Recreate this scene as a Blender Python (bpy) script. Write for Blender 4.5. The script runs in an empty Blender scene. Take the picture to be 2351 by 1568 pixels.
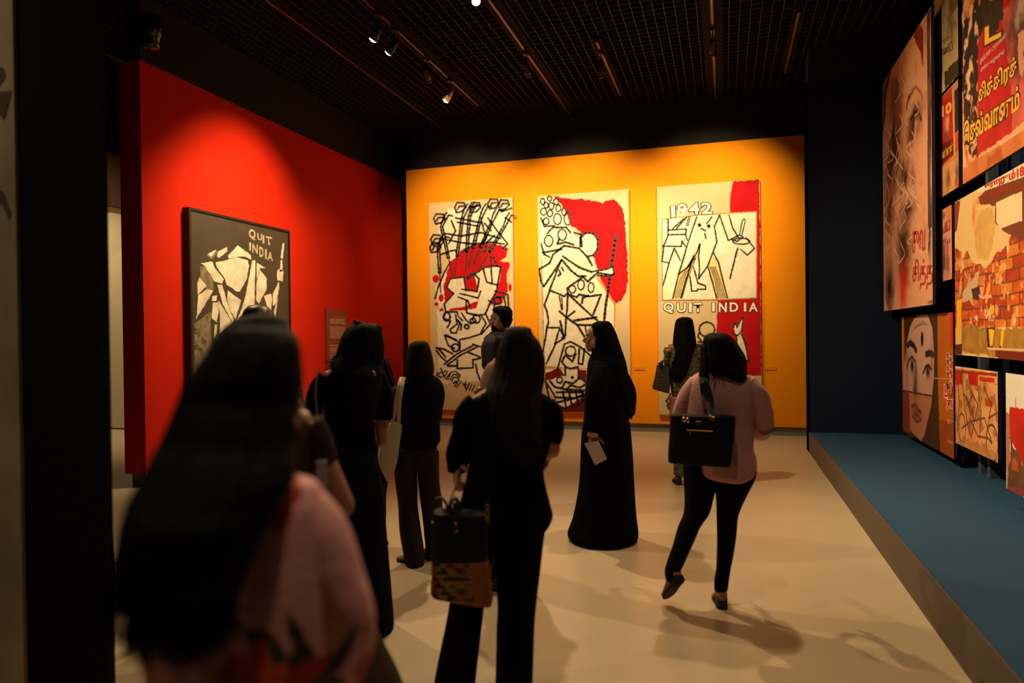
import bpy, bmesh, math, random
import numpy as np
from mathutils import Vector, Matrix
from mathutils.geometry import tessellate_polygon

random.seed(7)
SC = bpy.context.scene
COL = SC.collection

# ------------------------------------------------------------------ camera
FPX, YAW, PITCH, ROLL, EYE = 1583.27, -0.299454, -0.00799265, -0.0114641, 1.6
CX, CY = 1175.5, 784.0
_F = np.array([math.sin(YAW)*math.cos(PITCH), math.cos(YAW)*math.cos(PITCH), math.sin(PITCH)])
_R0 = np.cross(_F, [0, 0, 1]); _R0 /= np.linalg.norm(_R0); _U0 = np.cross(_R0, _F)
_R = math.cos(ROLL)*_R0 + math.sin(ROLL)*_U0
_U = -math.sin(ROLL)*_R0 + math.cos(ROLL)*_U0
CAM = np.array([0, 0, EYE])
cam = bpy.data.cameras.new('camera'); camo = bpy.data.objects.new('camera', cam); COL.objects.link(camo)
cam.sensor_width = 36; cam.lens = FPX*36/2351; cam.sensor_fit = 'HORIZONTAL'
cam.clip_start = 0.05
camo.matrix_world = Matrix(((_R[0], _U[0], -_F[0], 0), (_R[1], _U[1], -_F[1], 0), (_R[2], _U[2], -_F[2], EYE), (0, 0, 0, 1)))
cam.dof.use_dof = True; cam.dof.focus_distance = 6.5; cam.dof.aperture_fstop = 1.2
SC.camera = camo

# ------------------------------------------------------------------ world, exposure
SC.view_settings.view_transform = 'Standard'; SC.view_settings.look = 'None'
SC.view_settings.gamma = 1; SC.view_settings.use_curve_mapping = False
SC.view_settings.exposure = 0.0
w = bpy.data.worlds.new('world'); SC.world = w; w.use_nodes = True
w.node_tree.nodes['Background'].inputs[0].default_value = (1, .8, .6, 1)
w.node_tree.nodes['Background'].inputs[1].default_value = 0.004
SC.cycles.use_denoising = True
SC.cycles.max_bounces = 6; SC.cycles.diffuse_bounces = 4; SC.cycles.glossy_bounces = 3
SC.cycles.transmission_bounces = 2; SC.cycles.sample_clamp_indirect = 4

WARM = (1, .74, .42)

# ------------------------------------------------------------------ projection helpers: a pixel of the photograph to a point of the room
def ray(px, py): return _F + (px-CX)/FPX*_R - (py-CY)/FPX*_U
def at(px, py, **k):
    (a, v), = k.items(); i = 'xyz'.index(a); d = ray(px, py)
    return CAM + d*((v-CAM[i])/d[i])

# ------------------------------------------------------------------ materials
def S(r, g, b):
    f = lambda c: (c/255/12.92) if c/255 <= .04045 else ((c/255+.055)/1.055)**2.4
    return (f(r), f(g), f(b))
MATS = {}
def mat(name, col, rough=.7, metal=0, noise=0, scale=20, bump=0, bscale=60, col2=None, emit=0, attr=None, spec=.5, stretch=None, sheen=0):
    if name in MATS: return MATS[name]
    m = bpy.data.materials.new(name); m.use_nodes = True; nt = m.node_tree; b = nt.nodes['Principled BSDF']
    b.inputs['Roughness'].default_value = rough; b.inputs['Metallic'].default_value = metal
    b.inputs['Specular IOR Level'].default_value = spec
    if sheen: b.inputs['Sheen Weight'].default_value = sheen
    tc = nt.nodes.new('ShaderNodeTexCoord'); mp = nt.nodes.new('ShaderNodeMapping'); nt.links.new(tc.outputs['Object'], mp.inputs[0])
    if stretch: mp.inputs['Scale'].default_value = stretch
    src = None
    if attr:
        a = nt.nodes.new('ShaderNodeAttribute'); a.attribute_name = attr; src = a.outputs['Color']
    n = nt.nodes.new('ShaderNodeTexNoise'); n.inputs['Scale'].default_value = scale; n.inputs['Detail'].default_value = 4
    nt.links.new(mp.outputs[0], n.inputs['Vector'])
    if col2 is None: col2 = tuple(c*(1-noise) for c in col)
    if attr:
        mx = nt.nodes.new('ShaderNodeMix'); mx.data_type = 'RGBA'; mx.blend_type = 'MULTIPLY'; mx.inputs[0].default_value = 1
        rm = nt.nodes.new('ShaderNodeMapRange'); rm.inputs[3].default_value = 1-noise; rm.inputs[4].default_value = 1
        rm.inputs[1].default_value = .3; rm.inputs[2].default_value = .7
        nt.links.new(n.outputs['Fac'], rm.inputs[0]); nt.links.new(src, mx.inputs[6]); nt.links.new(rm.outputs[0], mx.inputs[7])
        nt.links.new(mx.outputs[2], b.inputs['Base Color'])
    else:
        cr = nt.nodes.new('ShaderNodeValToRGB')
        cr.color_ramp.elements[0].position = .35; cr.color_ramp.elements[1].position = .65
        cr.color_ramp.elements[0].color = (*col2, 1); cr.color_ramp.elements[1].color = (*col, 1)
        nt.links.new(n.outputs['Fac'], cr.inputs[0]); nt.links.new(cr.outputs[0], b.inputs['Base Color'])
    if bump:
        n2 = nt.nodes.new('ShaderNodeTexNoise'); n2.inputs['Scale'].default_value = bscale; nt.links.new(mp.outputs[0], n2.inputs['Vector'])
        bp = nt.nodes.new('ShaderNodeBump'); bp.inputs['Strength'].default_value = bump; bp.inputs['Distance'].default_value = .01
        nt.links.new(n2.outputs['Fac'], bp.inputs['Height']); nt.links.new(bp.outputs[0], b.inputs['Normal'])
    if emit:
        b.inputs['Emission Color'].default_value = (*col, 1); b.inputs['Emission Strength'].default_value = emit
    MATS[name] = m; return m

# ------------------------------------------------------------------ scene tree
def tag(o, label=None, cat=None, group=None, kind=None):
    if label: o['label'] = label
    if cat: o['category'] = cat
    if group: o['group'] = group
    if kind: o['kind'] = kind
    return o
def thing(name, label, cat, loc=(0, 0, 0), group=None):
    o = bpy.data.objects.new(name, None); COL.objects.link(o); o.location = [float(v) for v in loc]; o.empty_display_size = .1
    return tag(o, label, cat, group)
def offset(p):
    v = Vector((0, 0, 0))
    while p is not None: v += p.location; p = p.parent
    return v
def link(name, me, m, parent=None, smooth=False):
    o = bpy.data.objects.new(name, me); COL.objects.link(o)
    if m is not None and not me.materials: me.materials.append(m)
    if parent is not None:
        me.transform(Matrix.Translation(-offset(parent))); o.parent = parent
    if smooth: me.polygons.foreach_set('use_smooth', [True]*len(me.polygons))
    return o

def nrm(v):
    v = np.array(v, float); return v/max(np.linalg.norm(v), 1e-9)
def cr_interp(P, n):
    """Catmull-Rom through rows of P, n samples per span"""
    P = np.array(P, float); out = []
    for i in range(len(P)-1):
        p0 = P[max(i-1, 0)]; p1 = P[i]; p2 = P[i+1]; p3 = P[min(i+2, len(P)-1)]
        for k in range(n):
            t = k/n
            out.append(.5*((2*p1)+(-p0+p2)*t+(2*p0-5*p1+4*p2-p3)*t*t+(-p0+3*p1-3*p2+p3)*t**3))
    out.append(P[-1]); return np.array(out)
def vnoise(x, y, seed=0):
    x = np.asarray(x, float); y = np.asarray(y, float)
    def h(i, j):
        v = np.sin(i*127.1+j*311.7+seed*74.7)*43758.5453
        return v-np.floor(v)
    xi = np.floor(x); yi = np.floor(y); fx = x-xi; fy = y-yi
    fx = fx*fx*(3-2*fx); fy = fy*fy*(3-2*fy)
    return (h(xi, yi)*(1-fx)+h(xi+1, yi)*fx)*(1-fy)+(h(xi, yi+1)*(1-fx)+h(xi+1, yi+1)*fx)*fy
def fbm(x, y, seed=0, o=4):
    s = 0; a = .5; t = 0
    for k in range(o): s = s+a*vnoise(x*2**k, y*2**k, seed+k*13); t += a; a *= .5
    return s/t

class MB:
    def __init__(s): s.v = []; s.f = []
    def add(s, vs, fs):
        b = len(s.v); s.v += [tuple(map(float, p)) for p in vs]; s.f += [tuple(i+b for i in q) for q in fs]; return s
    def box(s, x0, x1, y0, y1, z0, z1):
        vs = [(x, y, z) for z in (z0, z1) for y in (y0, y1) for x in (x0, x1)]
        return s.add(vs, [(0, 2, 3, 1), (4, 5, 7, 6), (0, 1, 5, 4), (2, 6, 7, 3), (0, 4, 6, 2), (1, 3, 7, 5)])
    def obox(s, c, ax, ay, az, hx, hy, hz):
        c = np.array(c, float); ax, ay, az = nrm(ax)*hx, nrm(ay)*hy, nrm(az)*hz
        vs = [c+i*ax+j*ay+k*az for k in (-1, 1) for j in (-1, 1) for i in (-1, 1)]
        return s.add(vs, [(0, 2, 3, 1), (4, 5, 7, 6), (0, 1, 5, 4), (2, 6, 7, 3), (0, 4, 6, 2), (1, 3, 7, 5)])
    def tube(s, pts, rad, n=12, sub=0, squash=1, side=None):
        pts = np.array(pts, float); rad = np.array(rad if np.ndim(rad) else [rad]*len(pts), float)
        if sub:
            q = cr_interp(np.column_stack([pts, rad]), sub); pts = q[:, :3]; rad = q[:, 3]
        T = np.gradient(pts, axis=0); T /= np.maximum(np.linalg.norm(T, axis=1), 1e-9)[:, None]
        a = nrm(side) if side is not None else (np.array([1, 0, 0.]) if abs(T[0][0]) < .8 else np.array([0, 1., 0]))
        vs = []
        for p, t, r in zip(pts, T, rad):
            a = nrm(a-t*(a@t)); b = np.cross(t, a)
            for k in range(n):
                th = 2*math.pi*k/n; vs.append(p+a*r*math.cos(th)+b*r*squash*math.sin(th))
        m = len(pts); fs = [(i*n+k, i*n+(k+1) % n, (i+1)*n+(k+1) % n, (i+1)*n+k) for i in range(m-1) for k in range(n)]
        vs += [pts[0]-T[0]*rad[0]*.4, pts[-1]+T[-1]*rad[-1]*.4]
        fs += [((k+1) % n, k, m*n) for k in range(n)]+[((m-1)*n+k, (m-1)*n+(k+1) % n, m*n+1) for k in range(n)]
        return s.add(vs, fs)
    def ellip(s, c, r, axes=None, nu=20, nv=14):
        A = np.eye(3) if axes is None else np.array([nrm(a) for a in axes]); c = np.array(c, float)
        vs = [c+A[2]*r[2]]
        for i in range(1, nv):
            ph = math.pi*i/nv
            for k in range(nu):
                th = 2*math.pi*k/nu
                vs.append(c+A[0]*r[0]*math.sin(ph)*math.cos(th)+A[1]*r[1]*math.sin(ph)*math.sin(th)+A[2]*r[2]*math.cos(ph))
        vs.append(c-A[2]*r[2]); L = len(vs)-1
        fs = [(0, 1+k, 1+(k+1) % nu) for k in range(nu)]
        fs += [(1+i*nu+k, 1+(i+1)*nu+k, 1+(i+1)*nu+(k+1) % nu, 1+i*nu+(k+1) % nu) for i in range(nv-2) for k in range(nu)]
        fs += [(L, 1+(nv-2)*nu+(k+1) % nu, 1+(nv-2)*nu+k) for k in range(nu)]
        return s.add(vs, fs)
    def grid(s, R, cap=True):
        """R: (m, n, 3) closed rings"""
        R = np.array(R); m, n = R.shape[:2]
        fs = [(i*n+k, (i+1)*n+k, (i+1)*n+(k+1) % n, i*n+(k+1) % n) for i in range(m-1) for k in range(n)]
        vs = list(R.reshape(-1, 3))
        if cap:
            vs += [R[0].mean(0), R[-1].mean(0)]
            fs += [(k, (k+1) % n, m*n) for k in range(n)]+[((m-1)*n+(k+1) % n, (m-1)*n+k, m*n+1) for k in range(n)]
        return s.add(vs, fs)
    def slab(s, poly, off):
        """flat outline (list of 3D points) given thickness off"""
        P = [np.array(p, float) for p in poly]; off = np.array(off, float); n = len(P)
        tri = tessellate_polygon([[Vector(p) for p in P]])
        fs = [tuple(t) for t in tri]+[tuple(i+n for i in reversed(t)) for t in tri]
        fs += [(i, (i+1) % n, (i+1) % n+n, i+n) for i in range(n)]
        return s.add(P+[p+off for p in P], fs)
    def mesh(s, name='m'):
        me = bpy.data.meshes.new(name); me.from_pydata(s.v, [], s.f)
        bm = bmesh.new(); bm.from_mesh(me); bmesh.ops.recalc_face_normals(bm, faces=bm.faces); bm.to_mesh(me); bm.free()
        return me
    def build(s, name, m, parent=None, smooth=False, bevel=0):
        o = link(name, s.mesh(name), m, parent, smooth)
        if bevel:
            md = o.modifiers.new('b', 'BEVEL'); md.width = bevel; md.segments = 2; md.limit_method = 'ANGLE'
        return o
    def fused(s, name, m, parent=None, voxel=.006, smooth=4):
        """one continuous skin over everything added"""
        o = bpy.data.objects.new('tmp', s.mesh(name)); COL.objects.link(o)
        md = o.modifiers.new('r', 'REMESH'); md.mode = 'VOXEL'; md.voxel_size = voxel
        if smooth:
            sm = o.modifiers.new('s', 'SMOOTH'); sm.iterations = smooth; sm.factor = .5
        dg = bpy.context.evaluated_depsgraph_get(); me = bpy.data.meshes.new_from_object(o.evaluated_get(dg))
        bpy.data.objects.remove(o); me.name = name; me.materials.clear()
        return link(name, me, m, parent, True)

def lettering(name, s, quad, m, parent, off=(0, 0, 0), thick=.002, bold=0.0, spacing=1.0):
    """letters stretched over the quad TL,TR,BR,BL of points of the room"""
    c = bpy.data.curves.new('t', 'FONT'); c.body = s; c.size = 1; c.extrude = 0; c.offset = bold; c.space_character = spacing; c.resolution_u = 4
    o = bpy.data.objects.new('t', c); COL.objects.link(o)
    dg = bpy.context.evaluated_depsgraph_get(); me = bpy.data.meshes.new_from_object(o.evaluated_get(dg)); bpy.data.objects.remove(o)
    n = len(me.vertices)
    if n == 0: return None
    P = np.empty(n*3); me.vertices.foreach_get('co', P); P = P.reshape(-1, 3)
    c0 = bpy.data.curves.new('t', 'FONT'); 
    lo = P.min(0)+bold; hi = P.max(0)-bold
    u = ((P[:, 0]-lo[0])/(hi[0]-lo[0]))[:, None]; v = ((hi[1]-P[:, 1])/(hi[1]-lo[1]))[:, None]
    TL, TR, BR, BL = [np.array(q, float) for q in quad]
    W = (TL*(1-u)+TR*u)*(1-v)+(BL*(1-u)+BR*u)*v+np.array(off, float)
    me.vertices.foreach_set('co', W.ravel()); me.materials.clear(); me.update()
    return link(name, me, m, parent)
# ------------------------------------------------------------------ room materials
M_yel = mat('yellow_paint', (.80, .262, .0), .8, noise=.02, scale=3, bump=.03, bscale=300, spec=.15)
M_red = mat('red_paint', (.62, .020, .003), .8, noise=.03, scale=3, bump=.03, bscale=300, spec=.1)
M_blk = mat('dark_wall_paint', (.010, .008, .007), .95, noise=.1, scale=3)
M_floor = mat('pale_floor', (.49, .385, .255), .36, noise=.05, scale=1.6, bump=.01, bscale=8, spec=.4)
M_plinth = mat('grey_plinth', (.16, .15, .125), .6)
M_blue = mat('blue_paint', (.020, .070, .145), .75, noise=.05, scale=4, bump=.03, bscale=300, spec=.2)
M_navy = mat('navy_paint', (.006, .014, .040), .8, noise=.1, scale=4, spec=.2)
M_grid = mat('black_grid', (.016, .012, .006), .6)
M_void = mat('black_void', (.004, .004, .004), 1)
M_metal = mat('black_metal', (.012, .010, .009), .45)
M_rail = mat('rail_metal', (.30, .22, .13), .35, metal=.6)
M_cream = mat('cream_paint', (.45, .38, .24), .8)
M_brownw = mat('brown_paint', (.17, .085, .05), .8)

def struct(name, mb, m, **k):
    o = mb.build(name, m, **k); o['kind'] = 'structure'; return o

H_C = 5.35
struct('floor', MB().box(-16, 6, -3, 16, -.1, 0), M_floor)
struct('ceiling', MB().box(-16, 6, -3, 16, 6.0, 6.1), M_void)
g = MB()
x = -10.0
while x < 3.2: g.box(x-.004, x+.004, 2.5, 13.5, H_C, H_C+.045); x += .12
y = 2.5
while y < 13.5: g.box(-10, 3.2, y-.0025, y+.0025, H_C+.004, H_C+.045); y += .12
struct('ceiling_grid', g, M_grid)
# back wall: yellow panel on a grey plinth, black wall above
struct('wall_back', MB().box(-5.51, 1.3, 11.44, 11.75, .14, 4.63), M_yel)
struct('trim_1', MB().box(-5.48, 1.3, 11.48, 11.72, 0, .14), M_plinth)
struct('wall_back_upper', MB().box(-5.43, 1.3, 11.49, 11.75, 4.632, 6), M_blk)
# red wall on the left
struct('wall_left', MB().box(-6.32, -6.03, 5.98, 12.9, .134, 4.64), M_red)
struct('trim_2', MB().box(-6.26, -6.07, 5.96+.06, 12.85, 0, .134), M_plinth)
struct('wall_left_upper', MB().box(-6.20, -6.035, 5.99, 13.3, 4.642, 6), M_blk)
struct('wall_far', MB().box(-12, 3, 13.6, 13.8, 0, 6), M_blk)
# niche on the right
NX = 1.06
struct('wall_right', MB().box(2.45, 2.6, -3, 12, 0, 6), M_navy)
wr = struct('wall_right_end', MB().box(NX, 2.45, 9.95, 10.22, 0, 4.93), M_navy)
struct('trim_3', MB().box(NX, NX+.012, 9.95, 10.22, .0, 4.93).box(NX, NX+.012, -3, 9.95, .0, .265), mat('grey_brown_edge', (.09, .066, .045), .7))
struct('wall_right_upper', MB().box(1.085, 2.45, 9.9, 10.25, 4.94, 6), M_blk)
struct('trim_4', MB().box(NX+.012, 2.45, -3, 9.95, 0, .272), M_blue)
struct('wall_behind', MB().box(-16, 6, -3.2, -3, 0, 6), M_blk)
# next room seen past the red wall
struct('wall_far_left', MB().box(-15, -8.6, 9.74, 9.9, .03, 3.9), M_cream)
struct('baseboard_left', MB().box(-15, -8.6, 9.755, 9.9, 0, .03), M_metal)
struct('trim_5', MB().box(-9.9, -9.477, 4, 9.73, 3.78, 4.64), M_brownw)
struct('trim_6', MB().box(-9.88, -9.5, 4, 9.73, 3.76, 3.78), mat('soffit_paint', (.5, .36, .2), .8))
struct('wall_far_left_upper', MB().box(-15, -8.6, 10, 10.2, 3.9, 6), M_blk)
struct('wall_outer_left', MB().box(-16.2, -16, -3, 16, 0, 6), M_blk)
struct('wall_outer_back', MB().box(-16, 6, 16, 16.2, 0, 6), M_blk)
# dark partition close to the camera on the left, mural on its far-left face
xl, xr = -2.612, -2.212
struct('wall_partition', MB().box(xl, xr, 2.0, 2.035, 0, 6), mat('near_black_paint', (.0055, .004, .0035), .95, spec=.1))
struct('wall_partition_left', MB().box(-4.6, xl, 2.02, 2.05, 0, 6), M_blk)
# ------------------------------------------------------------------ ceiling tracks and spotlights
def track(x0, y0, y1, label, wide=.2):
    t = thing('lighting_track', label, 'lighting track', (x0, (y0+y1)/2, H_C), 'lighting tracks under the ceiling grid')
    MB().box(x0-wide/2, x0+wide/2, y0, y1, H_C-.02, H_C+.05).build('channel', mat('track_channel', (.010, .007, .004), .8, spec=.1), t)
    MB().box(x0-.018, x0+.018, y0+.03, y1-.03, H_C-.05, H_C-.02).build('rail', M_metal, t)
    MB().box(x0-.006, x0+.006, y0+.05, y1-.05, H_C-.053, H_C-.05).build('conductor_strip', M_rail, t)
    return t
track(-4.76, 0.0, 11.4, 'dark lighting track nearest the red wall, its thin line unbroken by lamps')
track(-3.75, 0.0, 10.5, 'dark lighting track carrying the lit spotlights that face the red wall')
track(-2.45, 0.0, 11.4, 'long dark lighting track whose glowing round lens shows at the top edge')
track(-1.515, 8.65, 10.75, 'short dark lighting track above the middle painting', .12)
track(-.11, 0.0, 11.4, 'wide dark lighting track running straight above the right painting', .24)
track(.85, 8.6, 10.6, 'short dark lighting track beside the black wall on the right', .12)

M_lens = mat('lit_lens', (1, .9, .75), .3, emit=14)
M_lamp = mat('spotlight_housing', (.014, .012, .010), .35)
M_lampb = mat('bright_spotlight_housing', (.75, .62, .42), .3, metal=.9)
M_darklens = mat('unlit_lens', (.02, .02, .02), .2)
def spotlight(x, y, target, label, power=0, angle=60, blend=.6, lit=True, m=None, size=.05, drop=.2, col=WARM, lens=1.0):
    m = m or M_lamp
    t = thing('track_spotlight', label, 'spotlight', (x, y, H_C-.05), 'spotlights on the ceiling tracks')
    top = np.array([x, y, H_C-.055]); c = top+np.array([0, 0, -drop]); d = nrm(np.array(target)-c)
    MB().box(x-.022, x+.022, y-.05, y+.05, H_C-.09, H_C-.0535).build('adapter', M_lamp, t)
    MB().tube([top, c], [.009, .009], 8).build('bracket', M_lamp, t)
    MB().tube([c-d*.08, c-d*.075, c+d*.0, c+d*.03, c+d*.10], [.030, .038, .040, .047, .050], 20).build('housing', m, t, True)
    f = c+d*.108
    MB().tube([f+d*.012, f+d*.014], [.044, .044], 20).build('lens', M_lens if lit else M_darklens, t)
    MB().tube([f-d*.01, f+d*.010], [.053, .053], 20).build('trim_ring', m, t, True)
    if power:
        L = bpy.data.lights.new('spot', 'SPOT'); L.energy = power; L.color = col; L.spot_size = math.radians(angle); L.spot_blend = blend; L.shadow_soft_size = size
        o = bpy.data.objects.new('spot_bulb', L); COL.objects.link(o); o.parent = t
        o.location = Vector(f+d*.06)-offset(t); o.rotation_euler = Vector(d).to_track_quat('-Z', 'Y').to_euler()
    return t
# the three wall washers for the paintings on the yellow wall
K = 1.0
spotlight(-3.75, 8.45, (-4.25, 11.4, 3.3), 'unlit looking black spotlight on the track facing the red wall', 820*K, 68, 1, lit=False)
spotlight(-2.45, 8.7, (-2.25, 11.4, 3.3), 'black spotlight seen from behind on the long middle track', 820*K, 68, 1, lit=False)
spotlight(-.11, 8.75, (-.25, 11.4, 3.3), 'black spotlight on the wide track above the right painting', 820*K, 68, 1, lit=False)
spotlight(-1.515, 9.0, (-1.6, 11.4, .6), 'black spotlight hanging from the short track in the middle', 480*K, 92, 1, lit=False)
# red wall
spotlight(-3.75, 7.1, (-6.0, 6.9, 1.7), 'dark spotlight with a thin bright lens rim, left one of the lit pair', 260*K, 70, 1)
spotlight(-3.75, 7.5, (-6.0, 7.6, 2.75), 'dark spotlight with a glowing oval lens, right one of the lit pair', 720*K, 72, 1)
spotlight(-3.75, 9.25, (-6.0, 9.2, 1.8), 'bright metal spotlight lit from within, near the end of its track', 150*K, 60, .9, m=M_lampb)
# posters
spotlight(-2.43, 6.7, (-.3, 3.2, .6), 'spotlight with a round glowing white lens at the top edge', 560*K, 100, 1)
spotlight(-2.45, 4.6, (2.1, 6.0, 1.8), 'spotlight on the long middle track, nearer than the glowing one', 640*K, 66, .9, lit=False)
# other room and floor
spotlight(-2.45, 6.1, (2.1, 7.9, 1.7), 'dark spotlight on the long middle track, aimed at the posters', 720*K, 72, .9, lit=False)
spotlight(-4.76, 5.0, (-1.6, 3.6, 0), 'added floor spotlight half way along the track nearest the red wall', 380*K, 90, 1, lit=False)  # unseen fixture added to brighten the floor from the left
spotlight(-.11, 5.6, (.1, 4.0, 0), 'added floor spotlight half way along the wide track', 300*K, 110, 1, lit=False)  # another unseen fixture, added for the floor
spotlight(-.11, 2.6, (-.7, 3.6, 0.3), 'added fill spotlight on the wide track, nearest the viewer', 90*K, 100, 1, lit=False)  # added front fill for the backs of the visitors, out of view
spotlight(-7.6, 6.4, (-9.3, 9.7, 1.0), 'added fill spotlight in the next room behind the dark partition', 260*K, 90, .9, lit=False)  # added out of sight to light the next room
spotlight(-11.6, 8.0, (-10.5, 9.7, 1.2), 'added fill spotlight beyond the brown header of the next room', 520*K, 90, .9, lit=False)  # second unseen fixture added for the cream wall of the next room
track(-7.6, 4.0, 9.0, 'added lighting track over the passage beyond the red wall')  # added only to carry the fill spotlight over the passage
track(-11.6, 5.0, 9.5, 'added lighting track in the next room, furthest left')  # added support for the off-frame spotlight in the next room
spotlight(-2.45, .3, (-1.1, 1.3, 1.2), 'added fill spotlight above the nearest woman', 100*K, 60, 1, lit=False)  # off-frame fill added for the nearest visitors
spotlight(-.11, .95, (-.55, 1.05, 1.2), 'added fill spotlight on the wide track straight above the pink floral blouse', 190*K, 34, 1, lit=False)  # added above the frame to lift the blouse and shoulder
spotlight(-3.75, .4, (-3.1, 2.0, 1.7), 'added fill spotlight above the beige mural', 130*K, 60, 1, lit=False)  # unseen fixture added to brighten the mural

# pendant loudspeaker hanging over the red wall's end
sp = at(345, 72, y=5.2); k = thing('pendant_speaker', 'black pendant loudspeaker hanging on a thin cord above the red wall', 'speaker', sp)
def spx(x, y): return at(x, y, y=5.2)
ring = [(36, 324, 362), (42, 320, 365), (70, 322, 366), (74, 322, 364), (82, 323, 363), (84, 324, 361), (102, 324, 361), (107, 325, 359)]
pts = [(spx(a, p)+spx(b, p))/2 for p, a, b in ring]; rr = [np.linalg.norm(spx(b, p)-spx(a, p))/2 for p, a, b in ring]
MB().tube(pts, rr, 28).build('housing', mat('gloss_black', (.006, .006, .006), .18), k, True)
MB().tube([pts[0]+np.array([0, 0, 0]), (pts[0][0], pts[0][1], 6.0)], [.003, .003], 6).build('cord', mat('grey_cord', (.12, .12, .11), .5), k)
# ------------------------------------------------------------------ canvases on the yellow wall
M_canvas = mat('cream_canvas', (.60, .44, .22), .8, noise=.10, scale=1.5, bump=.2, bscale=40)
M_paper = mat('pale_painted_ground', (.76, .68, .48), .8, noise=.14, scale=9, bump=.4, bscale=25)
M_pred = mat('scarlet_paint', (.50, .006, .008), .75, noise=.25, scale=2.5, spec=.1)
M_maroon = mat('maroon_paint', (.16, .008, .004), .75, noise=.2, scale=4, spec=.1)
M_ink = mat('black_paint_line', (.022, .014, .008), .6)
M_ochre = mat('ochre_edge_paint', (.55, .27, .03), .7, noise=.2, scale=9)
M_straw = mat('straw_paint', (.70, .50, .18), .7)
M_white = mat('white_lettering', (.86, .78, .60), .8)

class Flat:
    """drawing plane: axis 'x' or 'y' at value c; out = +-1 direction in which layers rise"""
    def __init__(s, axis, c, out): s.axis = axis; s.c = c; s.i = 'xyz'.index(axis); s.out = out
    def P(s, p, lift=0):
        q = at(p[0], p[1], **{s.axis: s.c}); q[s.i] += s.out*lift; return q
    def n(s): v = np.zeros(3); v[s.i] = s.out; return v
def rough(pts, closed, step, amp, rnd):
    out = []; m = len(pts)
    for i in range(m if closed else m-1):
        a = np.array(pts[i], float); b = np.array(pts[(i+1) % m], float); L = np.linalg.norm(b-a); k = max(1, int(L/step))
        for j in range(k):
            q = a+(b-a)*j/k
            if j or not closed: q = q+np.array([rnd.uniform(-amp, amp), rnd.uniform(-amp, amp)])
            out.append(q)
    if not closed: out.append(np.array(pts[-1], float))
    return out
def patches(name, fl, polys, m, parent, lift, amp=1.2, step=6, seed=1, thick=.0012):
    rnd = random.Random(seed); mb = MB()
    for p in polys:
        q = rough(p, True, step, amp, rnd)
        mb.slab([fl.P(a, lift) for a in q], fl.n()*thick)
    return mb.build(name, m, parent)
def strokes(name, fl, lines, wpx, m, parent, lift, amp=.7, step=9, seed=2, thick=.0015):
    """brush lines: flat bands with a slightly uneven width"""
    rnd = random.Random(seed); mb = MB()
    for ln in lines:
        w0 = wpx
        if isinstance(ln, tuple): w0, ln = ln
        q = rough(ln, False, step, amp*.5, rnd)
        if len(q) < 2: continue
        q = np.array(q); T = np.gradient(q, axis=0); T /= np.maximum(np.linalg.norm(T, axis=1), 1e-6)[:, None]; N = np.column_stack([-T[:, 1], T[:, 0]])
        for i in range(len(q)-1):
            d = q[i+1]-q[i]; L = np.linalg.norm(d)
            if L < 1e-6: continue
            d /= L; nn = np.array([-d[1], d[0]]); a = w0*.5*rnd.uniform(.8, 1.2); b = w0*.5*rnd.uniform(.8, 1.2)
            e = d*w0*.28
            mb.slab([fl.P(p, lift) for p in (q[i]-e+nn*a, q[i+1]+e+nn*b, q[i+1]+e-nn*b, q[i]-e-nn*a)], fl.n()*thick)
    return mb.build(name, m, parent)
def circ(cx, cy, rx, ry, n=12, rot=0): return [(cx+rx*math.cos(rot+2*math.pi*k/n), cy+ry*math.sin(rot+2*math.pi*k/n)) for k in range(n+1)]

YC = 11.38
def canvas(label, x0, x1, z0, z1):
    t = thing('wall_painting', label, 'painting', ((x0+x1)/2, 11.44, z0), 'tall canvases on the yellow wall')
    MB().box(x0, x1, YC, 11.439, z0, z1).build('canvas', M_canvas, t)
    return t
F1 = Flat('y', YC, -1)
# --- left canvas: rows of poles over a heap of angular shapes
p1 = canvas('tall canvas with slanting black poles over red, leftmost of the three on the yellow wall', -5.04, -3.475, .30, 3.99)
patches('painted_ground', F1, [[(1003, 712), (1168, 700), (1170, 870), (1008, 882)],
    [(1030, 480), (1172, 470), (1172, 560), (1140, 610), (1080, 640), (1100, 700), (1010, 712), (1000, 660), (1034, 600), (1010, 560), (1008, 510)]], M_paper, p1, .0005, seed=3)
patches('red_paint', F1, [[(1034, 600), (1058, 575), (1092, 560), (1126, 558), (1150, 562), (1168, 572), (1162, 590), (1148, 600), (1170, 604), (1164, 640), (1166, 668), (1150, 700), (1126, 696),
    (1100, 706), (1062, 712), (1030, 712), (1008, 716), (1022, 690), (1018, 660), (1026, 630)], circ(1001, 640, 8, 9, 9), circ(1013, 684, 6, 9, 8), circ(1002, 698, 5, 4, 8), circ(1171, 660, 4, 9, 8)], M_pred, p1, .002, amp=2.2, step=5, seed=5)
patches('painted_shapes', F1, [[(1034, 640), (1066, 636), (1070, 668), (1098, 672), (1100, 690), (1064, 704), (1036, 708), (1020, 716), (1016, 700), (1040, 675), (1026, 660)],
    [(1090, 630), (1110, 616), (1150, 612), (1148, 640), (1140, 668), (1120, 700), (1110, 720), (1092, 718), (1100, 680), (1094, 650)]], M_paper, p1, .0035, seed=6)
L1 = []
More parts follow.
